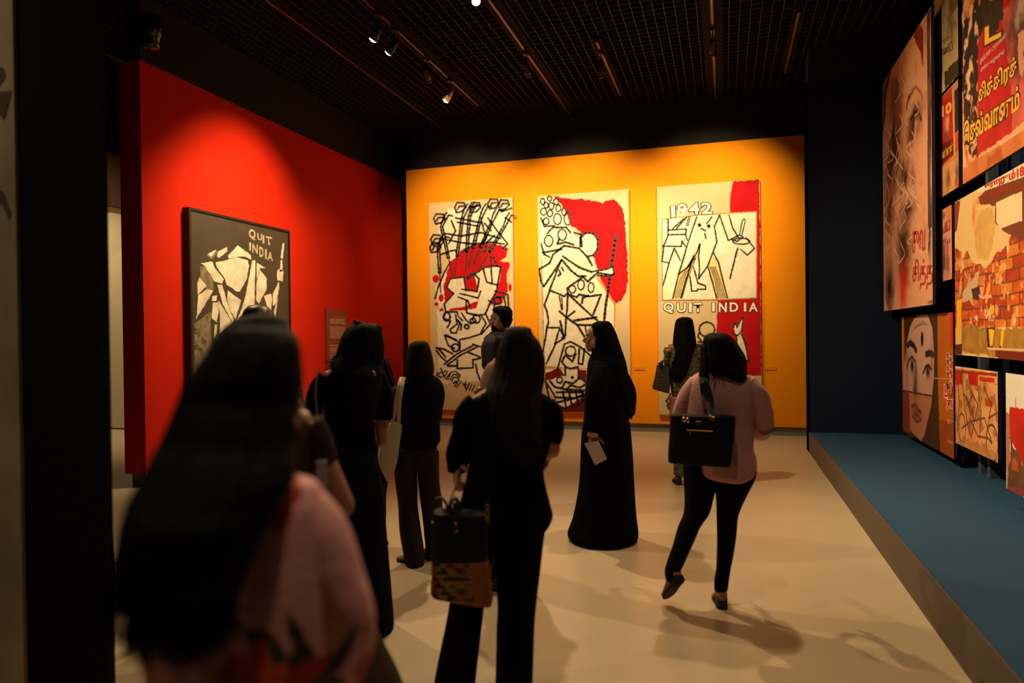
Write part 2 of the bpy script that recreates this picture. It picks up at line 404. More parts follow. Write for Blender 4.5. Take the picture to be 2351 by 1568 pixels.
for a, b, c2, d2 in ((1062, 500, 1050, 588), (1078, 496, 1072, 578), (1104, 500, 1086, 570), (1130, 508, 1104, 568), (1158, 520, 1124, 578), (1014, 520, 1030, 592), (1007, 570, 1010, 626)):
    dx, dy = nrm([c2-a, d2-b])*1.0; nx, ny = -dy*2.4, dx*2.4
    L1 += [[(a+nx, b+ny), (c2+nx, d2+ny), (c2-nx, d2-ny), (a-nx, b-ny)], (2.4, [(c2, d2), (c2+dx*46, d2+dy*46)]), [(a-nx, b-ny), (a+14-nx, b-26), (a+26, b-24)], [(a+nx, b+ny), (a+4, b-20), (a+12, b-32)]]
for cx_, cy_ in ((1008, 500), (1056, 474), (1132, 466), (1156, 468), (1001, 548), (999, 566), (1090, 474)):
    L1 += [[(cx_-12, cy_+2), (cx_-6, cy_-9), (cx_+10, cy_-8), (cx_+14, cy_+2), (cx_+4, cy_+12), (cx_-8, cy_+14), (cx_-12, cy_+2)], [(cx_-6, cy_+8), (cx_-2, cy_), (cx_+10, cy_-1)]]
L1 += [[(1020, 536), (1060, 542), (1104, 534), (1150, 548)], [(1024, 550), (1056, 556), (1084, 560)], [(1036, 506), (1046, 530), (1030, 560)], [(1046, 500), (1106, 512)], [(1050, 510), (1100, 520)],
    [(1106, 508), (1116, 548), (1100, 566)], [(1120, 500), (1142, 530), (1166, 560), (1154, 570), (1164, 574)], [(1136, 540), (1118, 556), (1114, 578), (1104, 578)], [(1060, 580), (1090, 560), (1130, 556), (1158, 560)],
    [(1034, 602), (1020, 626), (1006, 660), (999, 686)], [(1010, 585), (1036, 576), (1046, 574), (1050, 586)], [(1112, 512), (1128, 530)], [(1160, 500), (1174, 510)], [(1150, 486), (1175, 478)],
    [(1034, 640), (1066, 636), (1070, 668)], [(1026, 660), (1034, 640)], [(1026, 660), (1042, 674), (1020, 698), (1024, 716), (1050, 716), (1052, 726)], [(1060, 664), (1096, 668), (1100, 640), (1090, 630)],
    [(1056, 674), (1098, 684), (1104, 668)], [(1052, 682), (1074, 690), (1080, 704)], [(1070, 690), (1072, 718), (1096, 724), (1114, 722), (1122, 704), (1140, 668), (1150, 612), (1124, 610), (1110, 616), (1090, 630)],
    [(1128, 612), (1130, 650)], [(1110, 618), (1118, 648), (1142, 654)], [(1130, 610), (1126, 590), (1134, 592), (1142, 612)], [(1088, 630), (1074, 640), (1072, 636), (1090, 624)], [(1122, 690), (1136, 700), (1132, 712)],
    [(1136, 668), (1166, 676), (1168, 704)], [(1140, 682), (1158, 682), (1162, 706)], circ(1142, 690, 8, 8, 9), [(1024, 716), (1018, 730), (1034, 738), (1030, 748), (1026, 752)], circ(1026, 727, 8, 10, 8),
    [(1046, 722), (1050, 744), (1034, 756)], [(1034, 756), (1036, 764), (1048, 764), (1056, 742), (1050, 734)], [(1060, 718), (1070, 734), (1082, 744)], [(1054, 728), (1062, 736)], [(1052, 736), (1060, 746), (1058, 758)], circ(1072, 750, 5, 5, 8),
    circ(1094, 732, 9, 10, 8), circ(1086, 736, 6, 6, 7), [(1106, 726), (1116, 742), (1104, 764)], [(1114, 718), (1126, 744), (1106, 766)], [(1106, 766), (1080, 774), (1056, 780), (1056, 804)], [(1020, 770), (1048, 780), (1056, 790)],
    [(1022, 772), (1030, 794), (1044, 800)], [(1024, 768), (1040, 776), (1046, 782)], circ(1046, 798, 9, 9, 9), [(1000, 798), (1020, 802), (1040, 812)], [(1002, 804), (1014, 820), (1024, 828)], [(1006, 800), (1024, 820)],
    [(1020, 836), (1050, 812), (1088, 792)], [(1026, 838), (1060, 814), (1096, 796)], [(1050, 826), (1050, 846), (1086, 844)], [(1028, 840), (1050, 840)], [(1074, 808), (1104, 820)], [(1086, 844), (1086, 826), (1104, 822)], [(1092, 836), (1096, 856), (1104, 876)],
    [(1112, 778), (1134, 758)], [(1086, 790), (1104, 796)]]
strokes('black_lines', F1, L1, 4.0, M_ink, p1, .005, seed=8)
# the slanting outlined script near the foot of the canvas, stroke by stroke as it stands there
LT = [[(1012, 845), (1016, 852), (1008, 858), (1003, 855)], [(1024, 850), (1016, 857), (1020, 862), (1012, 866), (1003, 860)], [(1028, 852), (1020, 868)], [(1032, 858), (1024, 870)],
    [(1028, 872), (1036, 854), (1046, 852), (1058, 862)], [(1034, 872), (1040, 860), (1048, 859), (1056, 866)], [(1037, 876), (1042, 866), (1050, 866), (1054, 872), (1050, 878), (1044, 878)], [(1040, 880), (1048, 874)],
    [(1060, 874), (1049, 889)], [(1054, 872), (1044, 887)], [(1069, 876), (1070, 884), (1064, 882)], [(1064, 880), (1070, 892), (1074, 890)], [(1078, 880), (1070, 896)], [(1084, 882), (1078, 896)], [(1090, 884), (1083, 899)], [(1097, 886), (1090, 901)], [(1102, 892), (1097, 896), (1101, 902)]]
strokes('written_letters', F1, LT, 2.8, M_ink, p1, .005, seed=9, amp=.4)
# --- middle canvas: crowd of round heads and a large robed figure with a staff
p2 = canvas('tall canvas with a robed figure holding a long staff against red, middle of the three', -3.03, -1.487, .31, 3.98)
patches('painted_ground', F1, [[(1240, 460), (1272, 454), (1300, 490), (1318, 540), (1352, 560), (1370, 600), (1384, 650), (1412, 700), (1414, 760), (1410, 850), (1350, 845), (1244, 840), (1246, 700), (1238, 600)],
    [(1252, 848), (1330, 850), (1345, 900), (1330, 930), (1290, 935), (1255, 890)]], M_paper, p2, .0005, seed=11)
patches('painted_figure', F1, [[(1338, 584), (1333, 548), (1344, 534), (1362, 536), (1373, 550), (1372, 572), (1362, 588)], [(1358, 622), (1392, 616), (1408, 610), (1411, 628), (1400, 635), (1360, 634)]], M_paper, p2, .0035, seed=15, amp=.4)
patches('red_paint', F1, [[(1268, 450), (1300, 455), (1340, 458), (1368, 462), (1384, 468), (1392, 460), (1410, 458), (1426, 474), (1434, 496), (1438, 540), (1441, 580), (1442, 640), (1438, 668), (1426, 690), (1414, 697),
    (1396, 676), (1380, 644), (1366, 600), (1352, 560), (1330, 530), (1312, 520), (1302, 490), (1286, 466)]], M_pred, p2, .002, amp=2.4, step=5, seed=12)
patches('maroon_paint', F1, [[(1252, 856), (1284, 845), (1296, 862), (1262, 872), (1250, 872)], [(1326, 848), (1346, 850), (1346, 880), (1330, 870)], [(1256, 935), (1300, 936), (1345, 905), (1350, 945), (1268, 946)]], M_maroon, p2, .002, seed=13)
patches('ochre_edges', F1, [[(1242, 590), (1245, 590), (1251, 840), (1247, 840)], [(1368, 634), (1372, 632), (1414, 698), (1410, 702)], [(1410, 700), (1414, 698), (1412, 760), (1409, 760)], [(1250, 840), (1290, 842), (1290, 845), (1250, 844)]], M_ochre, p2, .003, seed=14, amp=.8)
L2 = []
for c in ((1246, 463, 5, 7), (1262, 456, 5, 6), (1254, 471, 5, 7), (1277, 463, 6, 7), (1266, 473, 6, 8), (1248, 486, 7, 8), (1263, 490, 6, 8), (1282, 478, 6, 8), (1296, 486, 6, 9), (1280, 503, 9, 13), (1254, 508, 7, 8), (1304, 502, 9, 15), (1291, 539, 10, 13), (1260, 553, 10, 13)):
    L2.append((3, circ(c[0], c[1], c[2], c[3], 9)))
L2 += [[(1242, 500), (1250, 520), (1274, 518)], [(1256, 536), (1270, 522), (1300, 522), (1310, 534)], [(1284, 548), (1280, 560), (1298, 556), (1318, 562)], [(1318, 534), (1334, 538), (1332, 566)], [(1242, 560), (1250, 584), (1262, 590)], [(1246, 580), (1290, 572)],
    (5, [(1336, 566), (1333, 546), (1344, 534), (1362, 536), (1373, 550), (1372, 572), (1362, 586), (1350, 588)]),
    (4.5, [(1270, 584), (1296, 564), (1330, 570), (1350, 592), (1360, 610)]), (4.5, [(1270, 584), (1262, 604), (1238, 618), (1242, 644), (1248, 658), (1290, 596)]), (4.5, [(1290, 596), (1312, 622), (1328, 634), (1346, 634)]), (4.5, [(1292, 588), (1330, 614), (1358, 624), (1392, 618)]),
    (4.5, [(1350, 646), (1372, 626), (1410, 632)]), [(1350, 646), (1336, 634)], (4, [(1288, 598), (1262, 666), (1296, 680), (1304, 672), (1302, 662), (1340, 634)]), [(1284, 620), (1288, 630)], [(1290, 614), (1294, 622)], [(1282, 634), (1286, 628)],
    [(1392, 618), (1408, 612), (1410, 628), (1400, 634), (1372, 632)], (4.5, [(1262, 668), (1250, 700), (1256, 716), (1260, 740), (1256, 750), (1250, 790)]), (4.5, [(1304, 672), (1302, 710), (1300, 730), (1298, 770), (1290, 776)]), (3, [(1284, 680), (1290, 712)]), (3, [(1290, 682), (1292, 710)]),
    (4.5, [(1304, 674), (1340, 708), (1372, 736)]), (4.5, [(1300, 728), (1326, 746), (1372, 746)]), (5, [(1318, 736), (1370, 728)]), (4.5, [(1326, 746), (1346, 780), (1352, 782)]), (4, [(1344, 748), (1348, 776)]), (4.5, [(1300, 730), (1320, 714)]), (4.5, [(1300, 728), (1284, 714)]),
    (4, [(1256, 752), (1284, 752), (1296, 776), (1276, 788), (1254, 836)]), (4, [(1284, 756), (1274, 790)]), (4, [(1250, 790), (1246, 808)]), (4.5, [(1286, 736), (1294, 770)]),
    (3, circ(1314, 664, 8, 9, 8)), (3, circ(1334, 654, 8, 12, 8)), (3, circ(1357, 660, 7, 12, 7)), [(1304, 674), (1324, 682), (1330, 676), (1352, 680), (1380, 676), (1362, 722)], [(1336, 696), (1338, 684), (1352, 678)],
    (4, [(1276, 862), (1286, 826), (1296, 790), (1310, 784), (1332, 796), (1358, 818)]), (3.4, circ(1310, 806, 12, 12, 8)), [(1300, 812), (1290, 830), (1298, 842), (1310, 846), (1328, 842)], [(1300, 816), (1314, 830), (1322, 812)], [(1330, 800), (1328, 834), (1338, 836), (1342, 800)],
    [(1298, 846), (1298, 862)], [(1328, 846), (1328, 866)], (3, circ(1314, 866, 2, 2, 6)), (3.4, circ(1285, 872, 7, 7, 8)), [(1262, 874), (1274, 888), (1300, 894), (1344, 896)], [(1290, 890), (1298, 876), (1316, 880), (1330, 868), (1344, 872)], [(1300, 894), (1310, 884), (1332, 890), (1344, 882)],
    [(1252, 874), (1276, 912), (1320, 914), (1342, 904)], [(1254, 880), (1262, 920), (1272, 930)], [(1272, 930), (1300, 938), (1330, 928), (1344, 914)], [(1292, 898), (1300, 934)], [(1306, 898), (1314, 934)], [(1322, 898), (1328, 930)], [(1336, 898), (1340, 920)], [(1276, 900), (1340, 900)], [(1278, 924), (1342, 908)]]
strokes('black_lines', F1, L2, 4.4, M_ink, p2, .005, seed=21)
strokes('painted_staff', F1, [(6, [(1414, 541), (1409, 575), (1403, 610)]), (5.5, [(1400, 632), (1396, 668), (1391, 700), (1387, 740)])], 6, M_ink, p2, .007, seed=22, amp=.6)
# --- right canvas
p3 = canvas('tall canvas with an outlined date above a framed scene, rightmost on the yellow wall', -1.031, .542, .30, 3.985)
patches('red_paint', F1, [[(1683, 417), (1743, 412), (1747, 690), (1748, 862), (1643, 858), (1646, 722), (1648, 690), (1735, 683), (1733, 486), (1676, 488), (1676, 460)]], M_pred, p3, .002, seed=31)
patches('painted_ground', F1, [[(1520, 504), (1546, 498), (1600, 494), (1676, 490), (1736, 487), (1737, 683), (1648, 688), (1522, 688)]], M_paper, p3, .003, seed=32, amp=.9)
strokes('ochre_edges', F1, [(2.5, [(1520, 504), (1600, 494), (1737, 486), (1737, 684)]), (2.5, [(1520, 504), (1521, 689), (1646, 688), (1737, 684)])], 2.5, M_ochre, p3, .0045, seed=33)
patches('straw_paint', F1, [[(1607, 560), (1604, 580), (1585, 630), (1564, 684), (1545, 685), (1560, 632), (1590, 590)], [(1636, 588), (1646, 600), (1670, 684), (1646, 686), (1626, 622)]], M_straw, p3, .0045, seed=34, amp=.6)
L3 = [[(1534, 502), (1534, 540), (1526, 560), (1522, 565)], [(1534, 528), (1576, 526), (1574, 538), (1534, 539)], [(1544, 526), (1570, 502)], [(1552, 526), (1577, 498)], [(1522, 565), (1564, 566), (1566, 554), (1574, 566)], [(1574, 538), (1578, 552)],
    [(1524, 566), (1520, 600), (1536, 604), (1548, 570)], [(1536, 604), (1522, 656)], [(1548, 570), (1562, 598)], [(1600, 498), (1594, 514), (1582, 550), (1558, 630), (1580, 612), (1600, 580), (1607, 560), (1604, 588), (1606, 618), (1604, 640), (1624, 612), (1638, 576), (1646, 556), (1640, 520), (1652, 494)],
    [(1652, 494), (1672, 552), (1680, 548), (1694, 542)], [(1674, 494), (1682, 524), (1696, 546)], [(1634, 498), (1622, 514)], circ(1606, 517, 2.4, 2.6, 7), circ(1627, 519, 2.4, 2.6, 7), [(1609, 525), (1614, 527), (1620, 530)], [(1618, 536), (1621, 548)],
    [(1558, 630), (1545, 685)], [(1592, 586), (1564, 684)], [(1638, 580), (1650, 604), (1670, 684)], [(1626, 614), (1646, 685)], [(1584, 634), (1588, 668), (1600, 668), (1602, 664), (1620, 664), (1620, 656), (1602, 650), (1598, 634), (1592, 612)],
    (4, [(1676, 640), (1688, 590), (1694, 570)]), (2.6, [(1698, 540), (1704, 508), (1708, 502), (1711, 506), (1703, 542)]), (3, [(1680, 550), (1692, 554), (1706, 544), (1698, 540), (1690, 542)]), (3, circ(1702, 554, 20, 7, 12, 2.4)), (3, [(1712, 546), (1732, 570), (1716, 586), (1700, 572)])]
for k in range(5):
    L3.append((1.6, [(1550+k*4, 684), (1562+k*4, 640), (1590+k*2, 592)])); L3.append((1.6, [(1650+k*4, 684), (1640+k*3, 640), (1630+k*3, 612)]))
for yy in (500, 507, 515): L3.append((2, circ(1583-(yy-500)*.3, yy, 2.6, 2.8, 7)))
L3 += [(3.4, circ(1623, 756, 18, 17, 12)), [(1604, 764), (1602, 772), (1610, 782)], [(1602, 784), (1640, 790)], (3, [(1684, 752), (1686, 742), (1690, 742), (1692, 752), (1700, 736), (1704, 728), (1706, 734), (1702, 760), (1694, 770), (1682, 766), (1682, 756)]),
    (3.4, [(1690, 770), (1694, 806), (1702, 826), (1718, 829), (1712, 790), (1702, 766)]), [(1540, 903), (1536, 912), (1529, 920), (1536, 928), (1544, 932), (1536, 938), (1532, 930)], [(1536, 938), (1550, 943)]]
patches('raised_hand_shape', F1, [[(1684, 752), (1690, 744), (1693, 752), (1704, 730), (1704, 758), (1702, 770), (1712, 800), (1717, 828), (1702, 824), (1694, 804), (1690, 770)]], M_paper, p3, .0035, seed=35, amp=.3)
strokes('black_lines', F1, L3, 3.5, M_ink, p3, .006, seed=36, amp=.6)
def q4(fl, TL, TR, BR, BL, lift=0): return [fl.P(p, lift) for p in (TL, TR, BR, BL)]
def outlined(name, s, fl, quad, parent, lift, b0, b1, fill=None, line=None):
    lettering(name+'_outline', s, q4(fl, *quad, lift), line or M_ink, parent, bold=b1)
    lettering(name, s, q4(fl, *quad, lift+.001), fill or M_white, parent, bold=b0)
for s, quad in (('1', [(1541, 474), (1549, 473), (1550, 497), (1542, 499)]), ('9', [(1556, 470), (1576, 468), (1574, 497), (1558, 498)]), ('4', [(1582, 469), (1604, 466), (1605, 491), (1583, 492)]), ('2', [(1611, 466), (1632, 466), (1634, 490), (1612, 491)])):
    outlined('numeral', s, F1, quad, p3, .0075, .018 if s != '1' else .004, .072 if s != '1' else .04)
for s, x0, x1, y0, y1 in (('Q', 1524, 1546, 695, 718), ('U', 1555, 1574, 696, 716), ('I', 1582, 1588, 696, 717), ('T', 1594, 1611, 696, 716), ('I', 1635, 1641, 695, 715), ('N', 1651, 1668, 695, 716), ('D', 1676, 1694, 695, 715), ('I', 1708, 1713, 695, 715), ('A', 1720, 1739, 695, 715)):
    outlined('letter', s, F1, [(x0, y0), (x1, y0), (x1, y1), (x0, y1)], p3, .0075, .018 if s != 'I' else .0, .072 if s != 'I' else .032)

# wall labels by the canvases
for i, (a, b, lab) in enumerate((((1456, 843), (1480, 849), 'small yellow caption strip between the middle and right canvases'), ((1757, 843), (1782, 849), 'small yellow caption strip right of the rightmost canvas'))):
    A = at(*a, y=11.43); B = at(*b, y=11.43)
    t = thing('caption_strip', lab, 'caption', ((A[0]+B[0])/2, 11.44, B[2]), 'small caption strips on the yellow wall')
    MB().box(A[0], B[0], 11.428, 11.439, B[2], A[2]).build('plate', M_yel, t)
    mb = MB(); rr_ = random.Random(i); xx = A[0]+.01
    while xx < B[0]-.015: 
        wv = rr_.uniform(.006, .018); mb.box(xx, xx+wv, 11.4268, 11.428, A[2]-.012, A[2]-.008); xx += wv+.005
    mb.build('printed_text', M_ink, t)

# ------------------------------------------------------------------ framed dark painting and text panel on the red wall
XP = -5.955
F2 = Flat('x', XP, 1)
M_dark = mat('dark_olive_paint', (.055, .040, .020), .6, noise=.2, scale=4, bump=.2, bscale=40)
M_frame = mat('black_frame', (.006, .005, .004), .5)
bp = thing('framed_painting', 'large framed painting of pale drapery on dark brown, hanging on the red wall', 'painting', (-6.03, 7.55, .9))
MB().box(-6.028, XP, 6.6, 8.49, .9, 3.115).build('canvas', M_dark, bp)
fr = MB()
for b in ((6.57, 6.6, .87, 3.145), (8.49, 8.52, .87, 3.145), (6.6, 8.49, .87, .9), (6.6, 8.49, 3.115, 3.145)): fr.box(-6.029, XP+.015, *b)
fr.build('frame', M_frame, bp)
M_pale = mat('pale_brushwork', (.80, .72, .52), .7, noise=.30, scale=9, bump=.4, bscale=30)
M_mid = mat('grey_brushwork', (.26, .21, .12), .7, noise=.5, scale=14)
def z8(pts): return [(400+x/3.92, 460+y/3.92) for x, y in pts]
patches('grey_paint', F2, [z8([(290, 490), (380, 440), (385, 470), (340, 530), (320, 530)]), z8([(230, 600), (270, 590), (350, 720), (350, 800), (290, 800), (240, 700)]),
    z8([(180, 1110), (330, 1000), (330, 1290), (300, 1560), (180, 1560)]), z8([(440, 560), (540, 620), (620, 600), (600, 760), (520, 720), (440, 640)])], M_mid, bp, .001, seed=41)
patches('pale_drapery', F2, [z8(p) for p in (
    [(480, 500), (570, 405), (690, 495), (690, 535), (640, 510), (580, 505), (490, 525)], [(390, 460), (475, 420), (478, 460), (400, 520), (382, 505)], [(300, 480), (372, 445), (330, 510)],
    [(370, 560), (460, 540), (560, 510), (660, 540), (672, 590), (645, 720), (590, 820), (560, 820), (470, 760), (450, 700), (380, 600)],
    [(235, 565), (340, 550), (365, 610), (445, 710), (430, 750), (360, 730), (310, 650), (270, 590)], [(205, 745), (225, 690), (290, 770), (210, 850)], [(215, 850), (290, 800), (350, 810), (280, 930), (195, 1070)],
    [(480, 810), (600, 900), (550, 1075), (500, 990), (475, 900)], [(385, 760), (430, 760), (470, 900), (535, 1080), (525, 1105), (430, 930)], [(340, 860), (385, 855), (378, 905), (335, 905)], [(345, 920), (395, 915), (400, 1000), (380, 1100), (335, 1060)],
    [(395, 900), (520, 1100), (500, 1130), (410, 1200), (405, 1000)], [(640, 860), (700, 540), (730, 540), (720, 940), (660, 950), (555, 1100), (610, 960)], [(740, 560), (825, 610), (770, 610), (740, 710)],
    [(770, 620), (830, 700), (830, 800), (760, 930), (735, 900), (740, 730)], [(805, 860), (870, 840), (880, 900), (870, 990), (830, 950)], [(885, 840), (940, 730), (945, 790), (905, 940), (885, 950)],
    [(925, 630), (945, 615), (980, 640), (975, 730), (925, 720)], [(955, 540), (972, 535), (970, 640), (948, 640)], [(972, 385), (990, 385), (975, 525), (955, 520)], [(915, 930), (940, 800), (905, 1070), (895, 1000)], [(360, 1120), (385, 1115), (380, 1200), (358, 1240)])], M_pale, bp, .0025, amp=.7, step=5, seed=42)
M_chalk = mat('chalk_lettering', (.55, .48, .32), .8, noise=.3, scale=30)
for s, x0, y0, x1, y1 in (('Q', 672, 258, 728, 360), ('U', 748, 296, 786, 362), ('I', 797, 315, 806, 385), ('T', 826, 325, 876, 405), ('I', 676, 380, 686, 450), ('N', 703, 392, 748, 480), ('D', 766, 420, 800, 510), ('I', 818, 440, 828, 525), ('A', 838, 462, 884, 545)):
    sl = (x1-x0)*.22
    lettering('painted_letter', s, q4(F2, *z8([(x0, y0), (x1, y0+sl), (x1, y1), (x0, y1-sl)]), .0035), M_chalk, bp, bold=.03)
for s, q in (('Do', [(182, 1150), (232, 1175), (228, 1230), (180, 1200)]), ('or', [(245, 1235), (288, 1260), (286, 1300), (243, 1280)]), ('die', [(182, 1285), (258, 1315), (254, 1365), (178, 1335)])):
    lettering('handwriting', s, q4(F2, *z8(q), .0035), M_ink, bp)
# text panel
F3 = Flat('x', -6.0, 1)
tp = thing('text_panel', 'orange brown information panel with fine white text on the red wall', 'information panel', (-6.03, 9.84, 1.1))
MB().box(-6.029, -6.0, 9.53, 10.16, 1.05, 2.066).build('board', mat('orange_brown_board', (.26, .045, .010), .6), tp)
rt = random.Random(3); M_text = mat('pale_text', (.75, .55, .38), .7)
def textline(x0, x1, yl, slope, h, bold=False, M=740, s=7.841):
    mb = MB(); xx = x0
    while xx < x1:
        wv = rt.uniform(8, 34) if not bold else rt.uniform(12, 30); xe = min(xx+wv, x1)
        f = lambda a, b: F3.P((M+a/s, 700+b/s))
        y0_, y1_ = yl+slope*(xx-x0), yl+slope*(xe-x0)
        mb.slab([f(xx, y0_), f(xe, y1_), f(xe, y1_+h), f(xx, y0_+h)], (.001, 0, 0)); xx = xe+5
    return mb
lettering('heading', 'حركة اتركوا الهند', [F3.P((740+a/7.841, 700+b/7.841), .001) for a, b in ((220, 200), (418, 210), (418, 234), (220, 226))], M_text, tp)
mb = MB()
for i in range(5): q = textline(140 if i < 4 else 340, 418, 248+i*24, .03, 9); mb.add(q.v, q.f)
for i in range(9): q = textline(142, 418, 390+i*24.5, .02, 9); mb.add(q.v, q.f)
for i in range(4): q = textline(138, 400, 770+i*25, -.02, 8); mb.add(q.v, q.f)
for i in range(9): q = textline(138, 400, 888+i*25, -.03, 8); mb.add(q.v, q.f)
q = textline(138, 380, 722, -.01, 14, True); mb.add(q.v, q.f)
mb.build('printed_text', M_text, tp)

# ------------------------------------------------------------------ posters on the right wall: printed boards
M_print = mat('poster_print', (1, 1, 1), .55, attr='print', noise=.06, scale=60, spec=.35)
M_edge = mat('poster_edge', (.012, .014, .022), .6)
class Poster:
    def __init__(s, name, label, X, yl, yr, zb, zt, nx, nz, base, cat='poster', thick=.03, group='printed wall posters on the right'):
        s.X, s.yl, s.yr, s.zb, s.zt, s.nx, s.nz = X, yl, yr, zb, zt, nx, nz
        s.t = thing(name, label, cat, (X, (yl+yr)/2, zb), group)
        MB().box(X+.001, X+thick, yr, yl, zb, zt).build('board', M_edge, s.t)
        br = MB(); 
        for yy in (yr+(yl-yr)*.25, yr+(yl-yr)*.75): br.box(X+thick, 2.448 if X > 2.08 else 2.258, yy-.02, yy+.02, zb+(zt-zb)*.3-.02, zb+(zt-zb)*.3+.02)
        br.build('bracket', M_edge, s.t)
        U, V = np.meshgrid(np.linspace(0, yl-yr, nx), np.linspace(0, zt-zb, nz)); s.U, s.V = U, V
        s.C = np.ones((nz, nx, 3))*np.array(S(*base)); s.seed = int(abs(X*97+yl*31+zt*53)) % 97
        s.warp = 0
        s.fl = Flat('x', X, -1)
    def uv(s, p): q = at(p[0], p[1], x=s.X); return np.array([s.yl-q[1], s.zt-q[2]])
    def W(s, wr):
        if not wr: return s.U, s.V
        return s.U+wr*(fbm(s.U*14, s.V*14, 3)-.5)*2, s.V+wr*(fbm(s.U*14, s.V*14, 9)-.5)*2
    def put(s, mask, col, a=1, tex=0, ts=20):
        c = np.array(S(*col))
        if tex: c = c*(1+tex*(fbm(s.U*ts, s.V*ts, s.seed+mask.size % 7)[..., None]-.5)*2)
        m = (mask*a)[..., None]; s.C = s.C*(1-m)+c*m
    def poly(s, pts, col, wr=0, a=1, tex=0, ts=20):
        P = [s.uv(p) for p in pts]; x, y = s.W(wr); m = np.zeros(x.shape, bool)
        for i in range(len(P)):
            (x0, y0), (x1, y1) = P[i], P[i-1]
            if y0 == y1: continue
            m ^= ((y0 > y) != (y1 > y)) & (x < (x1-x0)*(y-y0)/(y1-y0)+x0)
        s.put(m.astype(float), col, a, tex, ts)
    def line(s, pts, w, col, a=1, soft=.3, wr=0):
        P = [s.uv(p) for p in pts]; x, y = s.W(wr); D = np.full(x.shape, 9.)
        for (x0, y0), (x1, y1) in zip(P[:-1], P[1:]):
            dx, dy = x1-x0, y1-y0; t = np.clip(((x-x0)*dx+(y-y0)*dy)/(dx*dx+dy*dy+1e-12), 0, 1)
            D = np.minimum(D, np.hypot(x-x0-t*dx, y-y0-t*dy))
        s.put(np.clip((w-D)/(w*soft+1e-6), 0, 1), col, a)
    def blob(s, c, rx, rz, col, a=1, hard=0, wr=.0):
        u, v = s.uv(c); x, y = s.W(wr); d = ((x-u)/rx)**2+((y-v)/rz)**2
        m = (d < 1).astype(float) if hard else np.exp(-d*1.3)
        s.put(m, col, a)
    def patch(s, sc, th, col, a=1, seed=0, region=None, stretch=(1, 1)):
        m = np.clip((fbm(s.U*sc*stretch[0], s.V*sc*stretch[1], seed, 5)-th)*14, 0, 1)
        if region is not None: m = m*region
        s.put(m, col, a)
    def reg(s, v0, v1, u0=-9, u1=9): return ((s.V >= v0) & (s.V < v1) & (s.U >= u0) & (s.U < u1)).astype(float)
    def done(s):
        nx, nz = s.nx, s.nz; s.C = 1.05*np.clip(s.C, 0, 1)**1.22
        v = np.column_stack([np.full(nx*nz, s.X), (s.yl-s.U).ravel(), (s.zt-s.V).ravel()])
        idx = np.arange(nx*nz).reshape(nz, nx); q = np.stack([idx[:-1, :-1], idx[1:, :-1], idx[1:, 1:], idx[:-1, 1:]], -1).reshape(-1, 4)
        me = bpy.data.meshes.new('print'); me.vertices.add(nx*nz); me.vertices.foreach_set('co', v.ravel())
        me.loops.add(q.size); me.loops.foreach_set('vertex_index', q.ravel().astype(np.int32)); me.polygons.add(len(q)); me.polygons.foreach_set('loop_start', np.arange(0, q.size, 4, dtype=np.int32))
        me.update(calc_edges=True)
        at_ = me.color_attributes.new('print', 'FLOAT_COLOR', 'POINT')
        at_.data.foreach_set('color', np.column_stack([np.clip(s.C, 0, 1).reshape(-1, 3), np.ones(nx*nz)]).ravel())
        link('print', me, M_print, s.t)
    def text(s, name, txt, quad, m, b=0, line=None, lb=.1, lift=.002):
        if line is not None: lettering(name+'_outline', txt, [s.fl.P(p, lift) for p in quad], line, s.t, bold=lb)
        return lettering(name, txt, [s.fl.P(p, lift+.001) for p in quad], m, s.t, bold=b)
def zz(x, y, ox=2000, oy=0, sc=2.613): return (ox+x/sc, oy+y/sc)
def ZZ(pts, **k): return [zz(x, y, **k) for x, y in pts]
low = dict(oy=600)
M_redt = mat('red_lettering', (.55, .02, .015), .6); M_gold = mat('gold_lettering', (.85, .42, .03), .6); M_brownt = mat('brown_lettering', (.05, .022, .01), .6); M_wht = mat('pale_pink_lettering', (.80, .58, .46), .6)
# the tall face poster
A = Poster('face_poster', 'tall poster of a woman\'s scratched pink face with one eye, leftmost on the right wall', 1.95, 9.85, 7.68, 1.862, 4.77, 230, 330, (232, 178, 142))
A.blob((2100, 110), .45, .5, (250, 205, 155), .9); A.blob((2120, 330), .4, 1.1, (236, 178, 140), .9)
A.poly(ZZ([(62, 480), (118, 420), (85, 600), (80, 720), (70, 760)]), (190, 160, 140)); A.line(ZZ([(112, 440), (84, 560), (82, 680), (72, 770)]), .035, (45, 28, 26))
A.poly(ZZ([(250, 215), (290, 150), (314, 190), (314, 410), (298, 320)]), (165, 72, 40), wr=.02, tex=.3); A.blob(zz(150, 560), .36, .30, (112, 60, 38), .9, wr=.12)
A.blob(zz(140, 840), .36, .50, (66, 22, 14), 1, wr=.12); A.blob(zz(128, 990), .42, .34, (60, 22, 16), 1, wr=.14); A.blob(zz(170, 720), .10, .22, (120, 55, 35), .8, wr=.08)
A.line(ZZ([(215, 620), (240, 560), (268, 518), (300, 560), (306, 600)]), .030, (150, 74, 46), .8, 1); A.line(ZZ([(212, 640), (226, 580), (250, 540)]), .045, (90, 44, 26), .9, .9, wr=.05)
A.blob(zz(262, 730), .24, .16, (46, 22, 14), 1, wr=.06); A.blob(zz(262, 700), .30, .12, (60, 28, 18), .9, wr=.06); A.blob(zz(270, 742), .09, .06, (225, 185, 160), 1); A.blob(zz(255, 752), .045, .06, (25, 14, 10), 1); A.line(ZZ([(236, 720), (262, 670), (290, 680), (302, 720)]), .022, (50, 25, 16)); A.blob(zz(238, 830), .22, .14, (84, 42, 28), .9, wr=.08)
A.blob(zz(265, 820), .05, .16, (238, 186, 160), .8)
